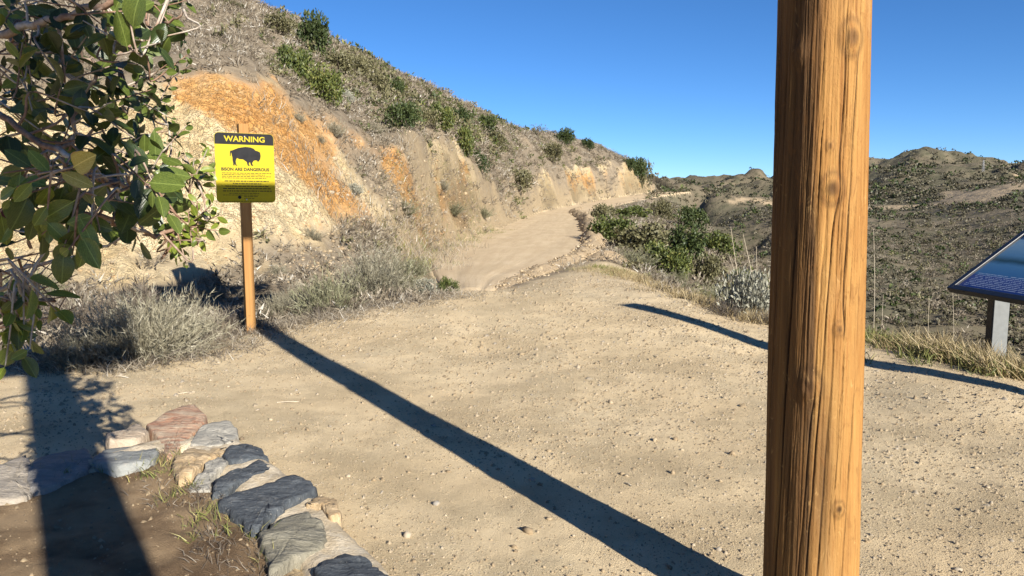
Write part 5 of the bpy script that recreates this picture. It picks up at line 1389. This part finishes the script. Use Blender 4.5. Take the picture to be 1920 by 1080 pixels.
for q_ in [(30, 200, 10), (85, 185, 30), (140, 200, -20), (185, 205, 20), (232, 205, 40), (275, 215, -20), (110, 165, -30), (230, 245, -30), (180, 250, 10), (130, 235, 60), (70, 240, -40), (15, 255, 10), (60, 205, -60), (200, 285, -10), (255, 262, 30), (290, 250, 10)]: sp_(*q_, 6, .076, 0)
for q_ in [(225, 310, 30), (260, 305, 60), (240, 350, -20), (290, 340, 10), (205, 360, -60), (165, 300, 120), (270, 390, -60), (310, 400, -30), (230, 400, -90), (185, 410, -60), (130, 300, 60), (295, 300, 50), (275, 345, -40), (250, 430, -70), (215, 420, -20), (300, 370, -70), (240, 380, -10), (150, 330, 0)]: sp_(*q_, 6, .088, 0)
for q_ in [(40, 320, 190), (20, 370, 230), (60, 360, 200), (95, 375, 240), (30, 415, 200), (130, 430, -100), (165, 430, -60), (180, 400, -80), (100, 420, -140), (140, 450, -110)]: sp_(*q_, 4, .078, 1, 1.75)
for q_ in [(60, 340, 200), (90, 385, 250), (150, 440, -120), (172, 405, -85), (110, 345, 190)]: sp_(*q_, 3, .085, 2, 1.72)
for q_ in [(120, 318, 10), (145, 350, -40)]: sp_(*q_, 2, .085, 3, 1.70, .08)
for q_ in [(20, 560, 180), (45, 590, -90), (60, 575, -60), (20, 610, -100), (30, 640, -80), (10, 580, -120), (85, 560, -50), (40, 610, -90)]: sp_(*q_, 5, .070, 1, 1.85)
for q_ in [(60, 620, -90), (15, 650, -90)]: sp_(*q_, 3, .06, 2, 1.85)
# finer outer sprigs on the right side
for q_ in [(335, 115, 40), (345, 130, 20), (320, 150, 60), (300, 130, 30), (330, 60, -50), (300, 190, -20)]: sp_(*q_, 8, .040, 0, 2.6, .17)
for q_ in [(318, 268, 60), (335, 250, 50), (330, 300, 30), (300, 210, -30), (310, 330, 35)]: sp_(*q_, 8, .042, 0, 2.6, .17)
for q_ in [(362, 312, 70), (380, 300, 60), (385, 325, 20), (375, 345, -70), (350, 330, 10)]: sp_(*q_, 7, .044, 1, 2.5, .14)
for q_ in [(385, 395, 40), (395, 410, 20), (370, 400, 80), (355, 420, 100), (390, 430, -10), (370, 440, -40), (340, 440, 0), (330, 470, -60), (350, 450, 20), (345, 480, -70), (320, 450, 180), (335, 430, 60)]: sp_(*q_, 8, .044, 2 if rng.random() < .55 else 1, 2.45, .14)
for q_ in [(10, 350, 150), (10, 430, 170), (40, 450, 200), (5, 300, 160)]: sp_(*q_, 4, .075, 4 if q_[1] in (430,) else 0, 2.0)
for q_ in [(20, 10, 20), (60, 25, -30), (100, 45, 10), (140, 60, -20), (30, 110, 40), (75, 100, 0), (130, 110, -40), (20, 170, 20), (60, 175, 60), (100, 205, -20), (150, 180, 10), (195, 175, -30), (40, 230, 30), (90, 265, 0), (60, 60, 90)]: sp_(*q_, 7, .085, 0, rng.uniform(2.4, 2.9), .2)
leaf_list = []; twigs = []
rs = np.random.default_rng(99)
camz = np.array([0, 0, CAM_H]) - tb0
for px, row, ang, n_, ls, col, d, L_ in SPR:
    d = d if d is not None else rs.uniform(1.95, 2.75)
    d *= rs.uniform(.97, 1.03)
    tip = dpt(px, row, d); dirv = np.array([math.cos(R(ang)), rs.uniform(-.45, .45), math.sin(R(ang))]); dirv = dirv / np.linalg.norm(dirv)
    L_ = L_ * rs.uniform(.8, 1.2); st = tip - dirv * L_ * .75; en = tip + dirv * L_ * .25
    nb_ = branch_pts[np.argmin(((branch_pts - st) ** 2).sum(1))]
    dist_ = np.linalg.norm(nb_ - st)
    mid = (nb_ + st) / 2 + rs.normal(0, .05, 3) * min(dist_, .5) + np.array([0, 0, -.04 * dist_])
    pl = smooth_poly([nb_, mid, st, tip, en], 16)
    twigs.append(tube_arrays(pl, np.linspace(.0045, .0015, 16), 5))
    for k in range(n_):
        t = 1 - (k / max(n_, 1)) * .85 + rs.uniform(-.03, .03); P_ = st + (en - st) * np.clip(t, 0, 1)
        phi = k * 2.4 + rs.uniform(-.4, .4); a1 = np.cross(dirv, [0.2, .3, .93]); a1 /= np.linalg.norm(a1); a2 = np.cross(dirv, a1)
        ax = dirv * rs.uniform(.35, .9) + (a1 * math.cos(phi) + a2 * math.sin(phi)) * rs.uniform(.6, 1.0) + np.array([0, 0, rs.uniform(-.35, .15)])
        ax /= np.linalg.norm(ax)
        nz = np.array([0, 0, 1.0]) * rs.uniform(.2, 1) + unit(camz - P_) * rs.uniform(-.2, .9) + rs.normal(0, .45, 3)
        if ls >= .078 and d < 1.95: nz = unit(camz - P_) + np.array([.25, 0, .35]) + rs.normal(0, .22, 3); ax = ax * np.array([1, .3, 1]); ax /= np.linalg.norm(ax)
        nz = nz - ax * (nz @ ax); nz /= np.linalg.norm(nz)
        c_ = col
        if col == 0: c_ = 0 if rs.random() < .38 else 1
        if col == 1 and rs.random() < .6: c_ = 2  # share of these leaves painted as sunlit
        s_ = ls * rs.uniform(.5, 1.3) * (1.25 - .45 * t)
        leaf_list.append((P_, ax, nz, s_, c_, rs.integers(0, 6)))
order = sorted(range(len(leaf_list)), key=lambda i: -leaf_list[i][3] / (np.linalg.norm(leaf_list[i][0] - camz)))
rest = {}
for rank, i in enumerate(order):
    P_, ax, nz, s_, c_, v_ = leaf_list[i]; sd_ = np.cross(ax, nz)
    if rank < 300:
        o = obj('leaf', LMESH[c_][v_], tree)
        o.matrix_local = Matrix(((sd_[0], ax[0], nz[0], P_[0]), (sd_[1], ax[1], nz[1], P_[1]), (sd_[2], ax[2], nz[2], P_[2]), (0, 0, 0, 1))) @ Matrix.Scale(s_, 4)
    else:
        V, F, U = LA[v_]; W_ = P_ + s_ * (V[:, :1] * sd_ + V[:, 1:2] * ax + V[:, 2:] * nz)
        rest.setdefault(c_, []).append((W_, F, U))
for c_, lst in rest.items():
    V, F = cat_meshes([(a, b) for a, b, _ in lst]); o = obj('small_leaves', mesh_np('small_leaves', V, F, LM[c_], True, {'luv': np.vstack([u_ for _, _, u_ in lst])}), tree); o['kind'] = 'stuff'
# bare brown twig tangle low at the left
tw = []
for k in range(34):
    a_ = dpt(rs.uniform(-60, 40), rs.uniform(480, 620), rs.uniform(2.0, 2.4)); b_ = dpt(rs.uniform(30, 150), rs.uniform(470, 610), rs.uniform(2.0, 2.5))
    tw.append(tube_arrays(smooth_poly([a_, (a_ + b_) / 2 + rs.normal(0, .03, 3), b_], 8), np.linspace(.004, .0012, 8), 5))
V, F = cat_meshes(twigs + tw); o = obj('twigs', mesh_np('twigs', V, F, M_TWIG, True), tree); o['kind'] = 'stuff'
